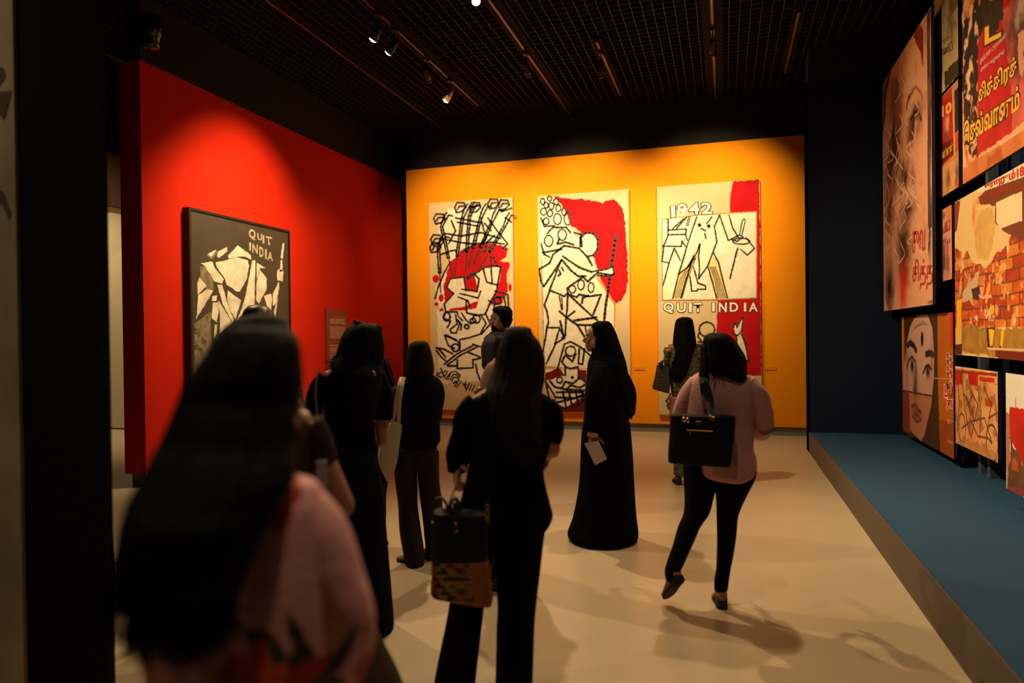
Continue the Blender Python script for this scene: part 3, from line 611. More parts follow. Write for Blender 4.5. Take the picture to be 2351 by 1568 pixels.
A.blob(zz(205, 1060), .20, .18, (60, 26, 20), 1, wr=.08); A.blob(zz(190, 1010), .06, .10, (50, 30, 22), .8); A.blob(zz(250, 1050), .10, .13, (120, 58, 44), .8, wr=.08); A.blob(zz(180, 1130), .10, .24, (84, 70, 50), .6, wr=.06)
A.blob(zz(225, 1260), .32, .14, (84, 26, 20), 1, wr=.1); A.blob(zz(110, 1250), .32, .50, (104, 44, 36), .9, wr=.15); A.blob(zz(190, 1450), .30, .30, (40, 26, 24), .95, wr=.12); A.blob(zz(200, 1540), .3, .35, (36, 20, 22), .9, wr=.1)
for p in ([(180, 760, 0), (150, 1000, 0)],): pass
A.blob(zz(110, 160, **low), .30, .40, (46, 18, 26), 1, wr=.08); A.blob(zz(195, 90, **low), .22, .22, (180, 20, 14), 1, wr=.08); A.blob(zz(190, 200, **low), .16, .22, (225, 50, 16), 1, wr=.06); A.poly(ZZ([(78, 200), (100, 290), (80, 295)], **low), (220, 190, 170)); A.poly(ZZ([(145, 200), (165, 280), (130, 285)], **low), (215, 180, 160))
A.poly(ZZ([(335, 75), (357, 50), (362, 300), (360, 720), (366, 1370), (342, 1545)]), (96, 74, 78), tex=.2, ts=40); A.blob(zz(360, 230), .05, .25, (230, 190, 165)); A.blob(zz(362, 1060), .05, .22, (230, 175, 150)); A.blob(zz(352, 1400), .05, .3, (70, 54, 54))
rp = random.Random(12)
for k in range(44):
    x0 = rp.uniform(85, 290); y0 = rp.uniform(420, 1500); L = rp.uniform(60, 200); ph = rp.uniform(0, 6)
    A.line(ZZ([(x0+18*math.sin(ph+t*4.5)*(.5+t), y0+L*t) for t in np.linspace(0, 1, 10)]), .013, (244, 206, 184), .85, .8)
A.patch(5, .62, (190, 130, 105), .35, 5)
A.done()
A.text('tamil_lettering', 'சுவ', ZZ([(246, 1390), (325, 1375), (325, 1500), (248, 1520)]), M_redt, .01)
A.text('tamil_lettering', 'சித்த', ZZ([(248, -10), (370, -25), (370, 165), (250, 170)], **low), M_redt, .01)
A.text('small_tamil_lettering', 'பண்', ZZ([(343, 228), (370, 224), (370, 254), (343, 256)], **low), M_brownt)
A.text('side_lettering', 'உஎ', ZZ([(344, 1370), (367, 1360), (367, 1500), (344, 1520)]), M_wht)
# small grey poster, upper
B = Poster('torn_poster', 'narrow greyish poster with faint handwriting, above the red film posters', 2.05, 7.96, 7.22, 3.925, 5.0, 80, 120, (196, 178, 128))
B.patch(6, .55, (130, 115, 84), .8, 3, B.reg(0, .45)); B.line(ZZ([(380, 120), (400, 60), (440, 0)]), .02, (190, 80, 50), .8); B.poly(ZZ([(440, 440), (523, 350), (523, 455), (442, 540)]), (84, 68, 34), wr=.03); B.poly(ZZ([(385, 470), (420, 430), (442, 510), (440, 540), (388, 590)]), (205, 190, 140)); B.blob(zz(420, 400), .05, .12, (60, 50, 30)); B.blob(zz(480, 140), .12, .3, (110, 98, 70), .8, wr=.1)
B.done()
B.text('faint_writing', 'பாண்டி', ZZ([(404, 290), (490, 245), (490, 300), (404, 350)]), M_brownt); B.text('faint_writing', 'முரசு', ZZ([(404, 250), (480, 210), (480, 240), (404, 285)]), mat('grey_writing', (.2, .16, .09), .7))
# strip with red film posters
D = Poster('film_poster', 'narrow strip of red and yellow film posters beside the tall face', 2.05, 7.96, 7.23, 2.915, 3.895, 110, 150, (205, 150, 100))
D.poly(ZZ([(380, 640), (412, 600), (415, 1000), (388, 1020)]), (215, 195, 170)); D.patch(16, .5, (90, 84, 90), .9, 4, D.reg(.05, .6, 0, .2)); D.poly(ZZ([(415, 610), (486, 545), (495, 930), (420, 1000)]), (200, 28, 18)); D.poly(ZZ([(418, 590), (486, 520), (486, 560), (418, 630)]), (190, 80, 40))
D.blob(zz(450, 760), .08, .10, (225, 170, 130), 1, wr=.06); D.blob(zz(462, 720), .03, .05, (235, 190, 150)); D.blob(zz(450, 820), .14, .06, (130, 90, 70), 1, wr=.08); D.poly(ZZ([(418, 870), (492, 830), (495, 925), (420, 985)]), (120, 40, 20)); D.poly(ZZ([(500, 545), (523, 520), (525, 780), (503, 800)]), (60, 44, 60)); D.poly(ZZ([(505, 810), (525, 790), (527, 900), (505, 915)]), (210, 90, 40))
D.poly(ZZ([(388, 830), (410, 790), (412, 900), (388, 930)]), (200, 70, 30)); D.line(ZZ([(415, 600), (418, 1000)]), .008, (225, 205, 180)); D.line(ZZ([(488, 545), (500, 930)]), .012, (220, 190, 150)); D.poly(ZZ([(388, 1030), (527, 940), (527, 1120), (388, 1200)]), (222, 165, 110), tex=.2); D.blob(zz(462, 1080), .07, .12, (110, 84, 60), .9, wr=.05); D.blob(zz(515, 1050), .07, .16, (110, 70, 46), 1, wr=.05); D.blob(zz(520, 1090), .05, .05, (225, 100, 30), 1)
D.done()
D.text('yellow_numerals', '10', ZZ([(428, 640), (482, 610), (482, 670), (430, 700)]), M_gold, .05); D.text('yellow_tamil_lettering', 'கண்ணன்', ZZ([(423, 905), (490, 850), (492, 900), (424, 960)]), M_gold, .03); D.text('yellow_tamil_lettering', 'எம்', ZZ([(388, 905), (412, 890), (412, 985), (388, 1000)]), M_gold, .03)
# small crowd picture
E_ = Poster('crowd_poster', 'small narrow poster of standing people under a red sign', 2.05, 7.95, 7.44, 2.09, 2.79, 90, 130, (224, 164, 138))
c2 = dict(ox=2130, oy=380, sc=5.226)
E_.poly(ZZ([(92, 575), (158, 535), (158, 770), (94, 800)], **c2), (205, 50, 30)); E_.poly(ZZ([(225, 490), (283, 460), (284, 640), (228, 660)], **c2), (228, 140, 60)); E_.poly(ZZ([(160, 700), (275, 640), (275, 770), (165, 830)], **c2), (180, 60, 50)); E_.blob(zz(190, 650, **c2), .09, .10, (220, 170, 160), 1, wr=.03); E_.blob(zz(185, 720, **c2), .035, .04, (235, 190, 150)); E_.blob(zz(250, 710, **c2), .035, .04, (225, 170, 130)); E_.blob(zz(195, 600, **c2), .03, .03, (50, 40, 50))
for k, x in enumerate((110, 130, 150, 172, 195, 215, 238, 262)):
    y0 = 900+rp.uniform(-20, 30); cc = ((190, 60, 40), (120, 84, 60), (110, 74, 56), (200, 140, 110), (150, 100, 76), (205, 140, 120), (190, 110, 90), (224, 160, 130))[k]
    E_.poly(ZZ([(x-11, y0+50), (x+11, y0+40), (x+13, y0+340), (x-11, y0+360)], **c2), cc, wr=.01); E_.blob(zz(x, y0+10, **c2), .022, .03, (60, 36, 34)); E_.line(ZZ([(x-8, y0+200), (x-6, y0+400)], **c2), .012, (84, 60, 44), .8)
E_.poly(ZZ([(106, 1320), (288, 1290), (290, 1355), (108, 1400)], **c2), (214, 150, 130))
E_.done()
# big red poster with gold tamil title
G = Poster('title_poster', 'big torn red poster with gold lettering, at the top right', 1.95, 6.765, 4.6, 2.848, 4.9, 230, 230, (222, 160, 110))
G.patch(7, .5, (190, 110, 60), .8, 6); G.poly(ZZ([(545, 150), (640, 0), (690, 0), (660, 300), (640, 400), (640, 900), (560, 880), (550, 400)]), (60, 48, 40), wr=.10); G.patch(9, .55, (222, 178, 140), 1, 8, G.reg(0, 2, 0, .55)); G.patch(11, .60, (60, 44, 30), 1, 18, G.reg(0, 2, 0, .6))
G.poly(ZZ([(640, 260), (700, 100), (780, 0), (917, -60), (917, 780), (840, 800), (640, 940)]), (196, 40, 44), wr=.02, tex=.25, ts=12); G.poly(ZZ([(780, 60), (1000, -100), (1000, 720), (846, 800), (846, 650), (820, 300)]), (214, 110, 96), wr=.05, tex=.25, ts=8); G.poly(ZZ([(650, -20), (800, -60), (780, 120), (700, 240), (660, 200)]), (70, 54, 30), wr=.12, tex=.5)
G.blob(zz(890, 110), .30, .22, (60, 48, 44), 1, wr=.10); G.blob(zz(905, 330), .16, .16, (40, 34, 32), 1, wr=.06); G.blob(zz(900, 60), .10, .10, (200, 170, 150), 1, wr=.1); G.poly(ZZ([(878, 200), (917, 190), (917, 420), (900, 470), (885, 400)]), (214, 160, 130), wr=.03)
G.poly(ZZ([(605, 975), (650, 935), (917, 730), (960, 700), (960, 740), (800, 860), (640, 960)]), (232, 178, 140), wr=.02); G.poly(ZZ([(555, 1010), (620, 960), (760, 880), (960, 750), (960, 900), (553, 1100)]), (205, 128, 76), tex=.3, ts=9); G.poly(ZZ([(700, 940), (780, 890), (790, 960), (690, 1010)]), (170, 80, 40), .05, .6)
G.done()
G.text('gold_tamil_title', 'சித்திரச்', ZZ([(648, 510), (872, 330), (872, 480), (648, 650)]), M_gold, .03, line=M_brownt, lb=.09)
G.text('gold_tamil_title', 'ெசவ்வானம்', ZZ([(556, 740), (892, 505), (892, 650), (556, 870)]), M_gold, .03, line=M_brownt, lb=.09)
G.text('small_tamil_line', 'அம்பாள் புதல்வன்', ZZ([(655, 345), (810, 190), (810, 235), (655, 400)]), M_wht, 0); G.text('small_tamil_line', 'அன்பு வழங்கும்', ZZ([(660, 400), (800, 290), (800, 330), (660, 440)]), M_wht, 0)
G.text('gold_tamil_letter', 'ட', ZZ([(690, 170), (775, 125), (775, 215), (690, 260)]), M_gold, .05, line=M_brownt, lb=.12)
# brick wall poster
K_ = Poster('brick_poster', 'big poster showing torn paper over an orange brick wall', 2.0, 7.17, 4.95, 1.385, 2.765, 300, 230, (226, 196, 140))
U, V = K_.U, K_.V
br = .1*.9; row = np.floor((V+.02*fbm(U*4, V*4, 4))/br); ux = U/.24+.5*(row % 2)+.15*fbm(U*3, V*9, 5); fx = ux-np.floor(ux); fy = (V+.02*fbm(U*4, V*4, 4))/br-row
mort = ((fx < .07) | (fy < .14)).astype(float); top = .58-.28*np.clip(np.abs(U-.75)*1.2-.2, -.3, .5)+.30*(fbm(U*3, V*2, 7)-.5)
reg = ((V > top) & (V < 1.14)).astype(float); tint = vnoise(np.floor(ux)*3.1, row*5.7, 3)
K_.put(reg, (205, 100, 34), 1, .35, 18); K_.put(reg*(tint > .6), (170, 62, 24), .8, .3, 20); K_.put(reg*(tint < .3), (222, 150, 70), .6, .3, 24); K_.put(reg*mort, (110, 58, 24), .85)
K_.patch(13, .60, (226, 180, 120), .8, 5, reg); K_.patch(9, .66, (232, 205, 170), .9, 25, reg)
K_.poly(ZZ([(760, 1080), (917, 1020), (960, 1000), (960, 1420), (900, 1440), (800, 1390), (740, 1330), (745, 1230), (655, 1220), (640, 1180)]), (128, 66, 34), wr=.02); K_.poly(ZZ([(750, 1215), (905, 1145), (905, 1325), (775, 1370), (750, 1330)]), (238, 212, 172)); K_.poly(ZZ([(500, 1215), (535, 1200), (515, 1380), (500, 1400)]), (140, 60, 36)); K_.poly(ZZ([(640, 1100), (640, 1160), (917, 1060), (960, 1040), (960, 960)]), (240, 216, 180))
K_.poly(ZZ([(650, 1270), (735, 1240), (745, 1390), (700, 1560), (640, 1560), (620, 1400)]), (216, 176, 104), wr=.03, tex=.15); K_.blob(zz(620, 1300), .05, .12, (230, 90, 50), .7, wr=.06); K_.blob(zz(640, 1210), .05, .05, (215, 80, 50), .7, wr=.06)
K_.poly(ZZ([(545, 390), (620, 385), (760, 410), (917, 400), (960, 400), (960, 590), (700, 570), (540, 540)], **low), (176, 134, 62), wr=.03, tex=.35, ts=14); K_.poly(ZZ([(690, 400), (745, 395), (730, 520), (700, 530)], **low), (70, 44, 30)); K_.poly(ZZ([(705, 405), (740, 410), (728, 510), (712, 505)], **low), (246, 196, 20)); K_.poly(ZZ([(512, 240), (545, 220), (540, 330), (530, 480), (515, 500), (512, 400)], **low), (240, 186, 24), wr=.012)
K_.poly(ZZ([(780, 410), (800, 420), (780, 560), (770, 550)], **low), (240, 190, 30), wr=.01); K_.poly(ZZ([(505, 500), (545, 495), (545, 560), (508, 560)], **low), (100, 40, 30)); K_.poly(ZZ([(745, 520), (960, 545), (960, 610), (750, 580)], **low), (130, 44, 34), wr=.03); K_.line(ZZ([(700, 522), (960, 535)], **low), .010, (226, 190, 150))
K_.poly(ZZ([(545, 190), (640, 60), (640, 150), (600, 240), (545, 250)], **low), (208, 180, 150), wr=.04); K_.poly(ZZ([(600, 170), (650, 150), (650, 240), (610, 230)], **low), (80, 48, 40), wr=.02); K_.line(ZZ([(690, 140), (672, 240)], **low), .03, (214, 50, 24)); K_.line(ZZ([(710, 140), (690, 240)], **low), .022, (246, 190, 30)); K_.poly(ZZ([(640, 210), (720, 190), (725, 215), (650, 225)], **low), (226, 180, 140), wr=.03); K_.poly(ZZ([(715, 255), (740, 270), (735, 315), (715, 320)], **low), (240, 180, 30))
K_.done()
K_.text('red_lettering', 'ஈராறும்18', ZZ([(680, 1105), (917, 985), (917, 1075), (690, 1135)]), M_redt, .03); K_.text('red_small_lettering', 'உ-30மணிக்கு', ZZ([(690, 1150), (860, 1100), (860, 1135), (700, 1185)]), M_redt, .0)
# bindi face poster
N_ = Poster('portrait_poster', 'poster of a grey woman\'s face with a dark forehead dot, just above the blue ledge', 2.1, 9.61, 7.6, .362, 1.782, 230, 190, (84, 60, 30))
N_.poly(ZZ([(180, 332), (196, 332), (202, 672), (187, 672)], **low), (228, 144, 30)); N_.poly(ZZ([(398, 315), (490, 308), (497, 1185), (415, 1140), (400, 700)], **low), (196, 116, 20), tex=.12, ts=9); N_.poly(ZZ([(472, 310), (490, 308), (490, 522), (475, 522)], **low), (220, 50, 24)); N_.poly(ZZ([(415, 950), (497, 960), (497, 1185), (415, 1140)], **low), (160, 80, 40), a=.8)
N_.poly(ZZ([(260, 340), (300, 320), (340, 320), (368, 400), (378, 560), (376, 700), (362, 850), (320, 1040), (300, 1080), (235, 1010), (205, 820), (198, 640), (215, 480), (235, 390)], **low), (212, 176, 160)); N_.poly(ZZ([(192, 775), (365, 808), (360, 870), (318, 1045), (300, 1078), (228, 1010)], **low), (190, 136, 108)); N_.poly(ZZ([(190, 672), (365, 700), (368, 808), (190, 775)], **low), (208, 168, 148))
N_.poly(ZZ([(190, 780), (228, 790), (235, 1030), (190, 1018)], **low), (150, 84, 44)); N_.blob(zz(306, 466, **low), .055, .085, (50, 30, 22), 1, hard=1); N_.line(ZZ([(218, 505), (235, 488), (255, 505), (270, 535)], **low), .045, (62, 42, 30)); N_.line(ZZ([(330, 558), (350, 550), (372, 560)], **low), .045, (62, 42, 30))
N_.line(ZZ([(215, 640), (228, 590), (245, 572), (265, 600), (272, 670)], **low), .022, (70, 46, 38)); N_.blob(zz(245, 632, **low), .12, .10, (225, 195, 180)); N_.blob(zz(246, 628, **low), .085, .10, (36, 22, 16)); N_.blob(zz(246, 628, **low), .05, .07, (20, 12, 10)); N_.line(ZZ([(312, 670), (328, 632), (345, 625), (362, 650)], **low), .022, (70, 46, 38)); N_.blob(zz(340, 664, **low), .085, .075, (36, 22, 16)); N_.blob(zz(340, 660, **low), .05, .05, (20, 12, 10)); N_.blob(zz(266, 725, **low), .09, .20, (96, 60, 46), .9); N_.blob(zz(262, 770, **low), .10, .05, (96, 60, 46), .9)
N_.line(ZZ([(244, 868), (268, 862), (282, 890), (300, 906)], **low), .022, (90, 50, 36)); N_.blob(zz(274, 920, **low), .20, .075, (130, 70, 54), 1); N_.blob(zz(270, 880, **low), .16, .05, (150, 96, 76), .9); N_.line(ZZ([(248, 930), (275, 965), (300, 950)], **low), .016, (110, 66, 50)); N_.line(ZZ([(190, 775), (365, 808)], **low), .012, (100, 60, 44)); N_.line(ZZ([(370, 700), (490, 706)], **low), .007, (214, 180, 140), .7)
for k in range(9): N_.line(ZZ([(240+k*4, 430-k*6), (262+k*5, 400-k*3), (310+k*4, 350+k*4)], **low), .005, (110, 80, 70), .6, 1)
N_.blob(zz(215, 600, **low), .10, .3, (110, 80, 66), .5); N_.blob(zz(365, 600, **low), .06, .3, (120, 90, 76), .5)
N_.done()
for s, q in (('ேக', [(452, 550), (490, 556), (490, 612), (452, 610)]), ('ேக', [(452, 625), (490, 632), (490, 690), (452, 686)]), ('பூ', [(440, 720), (490, 725), (490, 815), (440, 810)]), ('ரா', [(455, 832), (492, 836), (492, 900), (455, 892)])):
    N_.text('tamil_side_lettering', s, ZZ(q, **low), M_redt, .02, line=M_wht, lb=.10)
N_.text('tamil_small_lettering', 'ஒரு', ZZ([(458, 945), (494, 955), (494, 985), (458, 970)], **low), M_wht); N_.text('tamil_small_lettering', 'ேதர்', ZZ([(460, 1068), (494, 1078), (494, 1105), (460, 1092)], **low), M_wht)
# bicycle poster
Q_ = Poster('bicycle_poster', 'small orange tinted poster of people with bicycles, above the blue ledge', 2.1, 7.54, 6.47, .53, 1.265, 170, 140, (222, 160, 100))
Q_.patch(5, .5, (236, 184, 130), .7, 3); Q_.poly(ZZ([(502, 650), (755, 672), (755, 690), (502, 668)], **low), (176, 60, 30)); Q_.poly(ZZ([(503, 625), (755, 655), (755, 670), (503, 640)], **low), (240, 206, 160)); Q_.poly(ZZ([(505, 668), (545, 672), (545, 740), (507, 740)], **low), (206, 50, 30)); Q_.poly(ZZ([(580, 672), (640, 678), (640, 750), (590, 740)], **low), (196, 34, 20)); Q_.poly(ZZ([(650, 690), (740, 702), (740, 730), (650, 716)], **low), (206, 60, 40)); Q_.poly(ZZ([(685, 830), (730, 838), (730, 875), (685, 866)], **low), (208, 70, 50), wr=.01)
for cx_, cy_, rx, ry in ((545, 1000, .10, .135), (725, 1090, .13, .15)):
    u0, v0 = Q_.uv(zz(cx_, cy_, **low)); d = np.hypot((Q_.U-u0)/rx, (Q_.V-v0)/ry); Q_.put((np.abs(d-1) < .07).astype(float), (84, 60, 36), .9)
    th = np.arctan2(Q_.V-v0, Q_.U-u0); Q_.put(((d < 1) & (np.abs(np.sin(th*8)) < .14)).astype(float), (96, 70, 44), .7)
for p in ([(545, 1000), (600, 960), (640, 1050), (700, 1060), (725, 1090)], [(600, 960), (680, 940), (725, 1090)], [(560, 800), (600, 880), (620, 960)], [(600, 780), (640, 860), (600, 1060)], [(680, 760), (720, 860), (700, 1000)], [(545, 700), (560, 860), (590, 1040)], [(705, 940), (755, 910)], [(740, 800), (755, 960)], [(640, 760), (660, 900), (650, 1060)], [(520, 720), (530, 860), (520, 960)], [(610, 800), (580, 860), (600, 920)]):
    Q_.line(ZZ(p, **low), .012, (104, 66, 40), .85)
for c in ((545, 690), (600, 790), (680, 760), (575, 840), (610, 900)): Q_.blob(zz(*c, **low), .05, .07, (110, 76, 48), .8, wr=.04)
Q_.patch(12, .58, (140, 90, 50), .6, 9, Q_.reg(.1, .7)); Q_.poly(ZZ([(515, 1090), (560, 1060), (763, 1150), (763, 1205), (515, 1100)], **low), (196, 140, 84), wr=.02, a=.7)
Q_.done()
# last one, cut by the frame
R_ = Poster('red_wall_poster', 'poster with a pale sky over a red painted wall, at the right edge', 2.0, 6.0, 4.75, .42, 1.283, 170, 120, (226, 222, 210))
R_.poly(ZZ([(830, 870), (1200, 935), (1200, 1400), (940, 1300), (880, 1150), (835, 1060)], **low), (196, 46, 22), wr=.01, tex=.3, ts=7); R_.poly(ZZ([(808, 905), (830, 915), (835, 1370), (815, 1360)], **low), (190, 130, 100)); R_.poly(ZZ([(835, 1060), (880, 1150), (940, 1300), (1200, 1400), (1200, 1500), (818, 1370)], **low), (120, 84, 54), wr=.05, tex=.4, ts=10); R_.patch(6, .58, (226, 110, 60), .6, 5, R_.reg(.25, .7, .1))
R_.poly(ZZ([(815, 1340), (1200, 1480), (1200, 1530), (815, 1370)], **low), (150, 70, 66)); R_.line(ZZ([(868, 825), (868, 885)], **low), .008, (190, 110, 90))
R_.done()
# posts that carry the posters
M_post = mat('blue_grey_post', (.055, .075, .095), .6)
for i, (y0, lab) in enumerate(((8.18, 'dark blue post behind the crowd poster'), (7.9, 'dark blue post left of the brick poster, behind the gap'), (7.42, 'slim blue grey post under the brick poster, left one'), (7.19, 'wide blue grey post under the brick poster, right one'), (6.05, 'blue grey post behind the red wall poster'), (5.2, 'blue grey post behind the title poster'))):
    t = tag(MB().box(2.26, 2.34, y0-.035, y0+.035, .272, 5.2).build('display_post', M_post), lab, 'post', 'metal posts behind the posters')
# mural print on the partition, left edge
MU = Flat('y', 2.02, -1)
mu = thing('mural_print', 'blurred beige print at the left edge beside the dark partition', 'mural', (-3.4, 2.0, 0))
MB().box(-4.5, xl, 1.985, 2.018, .0, 3.6).build('board', mat('beige_print', (.46, .37, .24), .8, noise=.35, scale=2.2), mu)
Fm = Flat('y', 1.985, -1); M_shade = mat('brown_print', (.11, .07, .045), .8, noise=.4, scale=8)
patches('printed_shapes', Fm, [[(-30, 150), (8, 155), (14, 172), (2, 196), (-30, 190)], [(-20, 214), (28, 208), (20, 240), (10, 276), (-20, 240)], [(-30, 420), (8, 440), (26, 490), (22, 505), (6, 470), (-30, 450)]], M_shade, mu, .001, seed=51)
# ------------------------------------------------------------------ people
M_skin = mat('warm_skin', (.36, .17, .09), .55, noise=.12, scale=14)
M_skin2 = mat('brown_skin', (.22, .10, .05), .55, noise=.12, scale=14)
M_hair = mat('black_hair', (.0035, .0026, .002), .7, noise=.4, scale=6, bump=.6, bscale=140, stretch=(1, 1, .06), spec=.07)
M_hairb = mat('dark_brown_hair', (.009, .0035, .002), .8, noise=.5, scale=8, bump=.6, bscale=140, stretch=(1, 1, .06), spec=.12)
M_bcloth = mat('black_cloth', (.0035, .0035, .004), 1, bump=.15, bscale=200, spec=.05)
M_shoe = mat('black_leather', (.012, .010, .009), .4)
M_eye = mat('eye_white', (.6, .55, .5), .3); M_iris = mat('dark_iris', (.01, .006, .004), .2)
M_brass = mat('brass', (.70, .42, .12), .3, metal=1)

class Fig:
    def __init__(s, label, px, dist, head=0, skin=None, name='person', group='visitors in the gallery'):
        d = ray(px, 770); n = nrm([d[0], d[1], 0]); s.n = n; s.r = np.array([n[1], -n[0], 0]); s.A = n*dist
        h = math.radians(head); s.f = n*math.cos(h)-s.r*math.sin(h); s.b = s.r*math.cos(h)+n*math.sin(h)
        s.t = thing(name, label, 'person', s.A, group); s.skin = skin or M_skin; s.J = {}
    def W(s, px, py, dd=0):
        d = ray(px, py); return CAM+d*(((s.A+s.n*dd-CAM)@s.n)/(d@s.n))
    def L(s, x, y, z): return s.A+s.b*x+s.f*y+np.array([0, 0, z])
    def rings(s, rows, sub=4, n=48, fold=0, ff=7, seed=0, ex=2.0, groove=0, gf=40):
        """rows: (py, pxl, pxr, half depth, centre shift away)"""
        q = []
        for r_ in rows:
            py, a, b, hd = r_[:4]; dd = r_[4] if len(r_) > 4 else 0
            A, B = s.W(a, py if np.ndim(py) == 0 else py[0], dd), s.W(b, py if np.ndim(py) == 0 else py[1], dd)
            c = (A+B)/2; q.append([*c, *((B-A)/2), hd])
        q = cr_interp(q, sub); th = np.linspace(0, 2*np.pi, n, endpoint=False); R = []
        for i, row in enumerate(q):
            c, h, hd = row[:3], row[3:6], row[6]
            ct, st = np.cos(th), np.sin(th)
            if ex != 2.0: ct = np.sign(ct)*np.abs(ct)**(2/ex); st = np.sign(st)*np.abs(st)**(2/ex)
            z = c[2]; k = 1.0
            if fold:
                w_ = fbm(np.cos(th)*ff*.5+7, np.sin(th)*ff*.5+z*2.2+seed, seed, 3)-.5
                k = 1+w_*fold*2*np.clip(np.abs(st)+.25, 0, 1)
            if groove:
                k = k*(1+groove*(vnoise(th*gf/6.283+ .6*np.sin(z*5+seed), np.full_like(th, z*1.5+seed), seed+3)-.5)*2)
            R.append(c+np.outer(ct*k, h)+np.outer(st*k*hd, s.n))
        return np.array(R)
    def loft(s, name, rows, m, parent=None, solid=0, **k):
        o = MB().grid(s.rings(rows, **k)).build(name, m, parent or s.t, True); return o
    def skeleton(s, H, **ov):
        k = H/1.68
        J = dict(head=(0, .02, 1.565), neck=(0, 0, 1.43), chest=(0, 0, 1.27), waist=(0, .0, 1.08), pelvis=(0, 0, .93),
                 sl=(-.165, 0, 1.375), sr=(.165, 0, 1.375), el=(-.215, -.01, 1.09), er=(.215, -.01, 1.09), wl=(-.20, .09, .86), wr=(.20, .09, .86),
                 hl=(-.085, 0, .88), hr=(.085, 0, .88), kl=(-.09, .02, .48), kr=(.09, .02, .48), al=(-.09, -.02, .08), ar=(.09, -.02, .08))
        s.J = {a: s.L(v[0]*k, v[1]*k, v[2]*k) for a, v in J.items()}
        for a, v in ov.items(): s.J[a] = np.array(v, float)
        s.k = k; return s
    def hand(s, mb, w, d, palm, curl=.5, k=1.0, side=1):
        """w wrist, d direction to the fingertips, palm normal; five separate fingers; side: which side the thumb leaves"""
        d = nrm(d); pn = nrm(np.array(palm)-d*(np.array(palm)@d)); a = np.cross(d, pn)*side
        mb.ellip(w+d*.045*k, (.040*k, .017*k, .050*k), (a, pn, d), 14, 10)
        mb.tube([w-d*.02*k, w+d*.015*k], [.027*k, .029*k], 12)
        for i, (o, L) in enumerate(((.029, .070), (.010, .079), (-.010, .074), (-.028, .058))):
            p = w+d*.082*k+a*o*k; pts = [p-d*.02*k]; ang = .15; 
            for seg in (.45, .32, .23):
                pts.append(pts[-1]+(d*math.cos(ang)+pn*math.sin(ang))*(L*seg+(.02 if seg == .45 else 0))*k); ang += curl*(.9+.1*i)
            mb.tube(pts, [.0095*k, .0090*k, .0082*k, .0066*k], 8)
        p = w+d*.022*k+a*.030*k; q1 = nrm(a*.75+d*.65+pn*.25); q2 = nrm(a*.35+d*.85+pn*.45)
        mb.tube([p-a*.012*k, p+q1*.030*k, p+q1*.030*k+q2*.034*k, p+q1*.03*k+q2*.056*k], [.013*k, .0115*k, .0105*k, .008*k], 8)
    def body(s, voxel=.0065, hands=(), face=None, headk=.9, thick=1.0, feet=False):
        J, k = s.J, s.k; f, b, u = s.f, s.b, np.array([0, 0, 1.])
        mb = MB(); T = thick
        mb.tube([J['pelvis']-u*.06*k, J['pelvis'], J['waist'], J['chest'], J['chest']+u*.08*k, J['neck']-u*.03*k], [.105*k*T, .125*k*T, .095*k*T, .115*k*T, .10*k*T, .05*k], 20, 3, .78, b)
        mb.tube([J['sl'], J['chest']+u*.11*k, J['sr']], [.050*k, .06*k, .050*k], 14, 3, 1)
        mb.tube([J['chest']+u*.10*k, J['neck'], J['head']], [.055*k, .047*k, .050*k], 14)
        for q in 'lr':
            mb.tube([J['s'+q], (J['s'+q]+J['e'+q])/2, J['e'+q], (J['e'+q]*.6+J['w'+q]*.4), J['w'+q]], [.046*k, .041*k, .035*k, .034*k, .023*k], 14, 3)
            mb.tube([J['h'+q], (J['h'+q]+J['k'+q])/2, J['k'+q], (J['k'+q]*.65+J['a'+q]*.35), J['a'+q]], [.085*k*T, .075*k*T, .05*k, .05*k, .033*k], 16, 3)
            if feet:
                a = J['a'+q]; ff = getattr(s, 'foot_'+q, f); g = a-u*.05*k
                mb.tube([g-ff*.05*k, g+ff*.03*k, g+ff*.11*k, g+ff*.16*k], [.030*k, .034*k, .032*k, .018*k], 12, 2, .7)
                mb.tube([a+u*.02, g], [.033*k, .034*k], 12)
            hd = [h for h in hands if h[0] == q]
            if hd: s.hand(mb, J['w'+q], hd[0][1], hd[0][2], hd[0][3], k*1.0, hd[0][4] if len(hd[0]) > 4 else 1)
            else: s.hand(mb, J['w'+q], nrm(J['w'+q]-J['e'+q]), -b if q == 'r' else b, .45, k, -1 if q == 'r' else 1)
        hf = nrm(face) if face is not None else f; hb = np.cross(hf, u); c = J['head']; e = headk*k
        hr = nrm(hb); up = np.cross(hr, hf); ax = (hr, hf, up)
        def E(x, y, z, rx, ry, rz): mb.ellip(c+(hr*x+hf*y+up*z)*e, (rx*e, ry*e, rz*e), ax, 22, 16)
        E(0, -.010, .022, .073, .092, .092); E(0, .022, -.035, .056, .062, .072); E(0, .060, -.088, .026, .024, .022); E(0, .066, .030, .052, .022, .020)
        E(-.034, .052, -.022, .026, .026, .030); E(.034, .052, -.022, .026, .026, .030)
        E(0, .082, -.056, .024, .013, .0085); E(0, .079, -.069, .021, .013, .009)
        mb.tube([c+(hf*.078+up*.020)*e, c+(hf*.094+up*-.004)*e, c+(hf*.108+up*-.028)*e], [.009*e, .011*e, .014*e], 10, 2)
        E(-.012, .090, -.032, .009, .012, .009); E(.012, .090, -.032, .009, .012, .009)
        for sg in (-1, 1): E(sg*.075, -.008, -.004, .009, .017, .031); E(sg*.060, .0, -.05, .022, .04, .04)
        o = mb.fused('body', s.skin, s.t, voxel, 3)
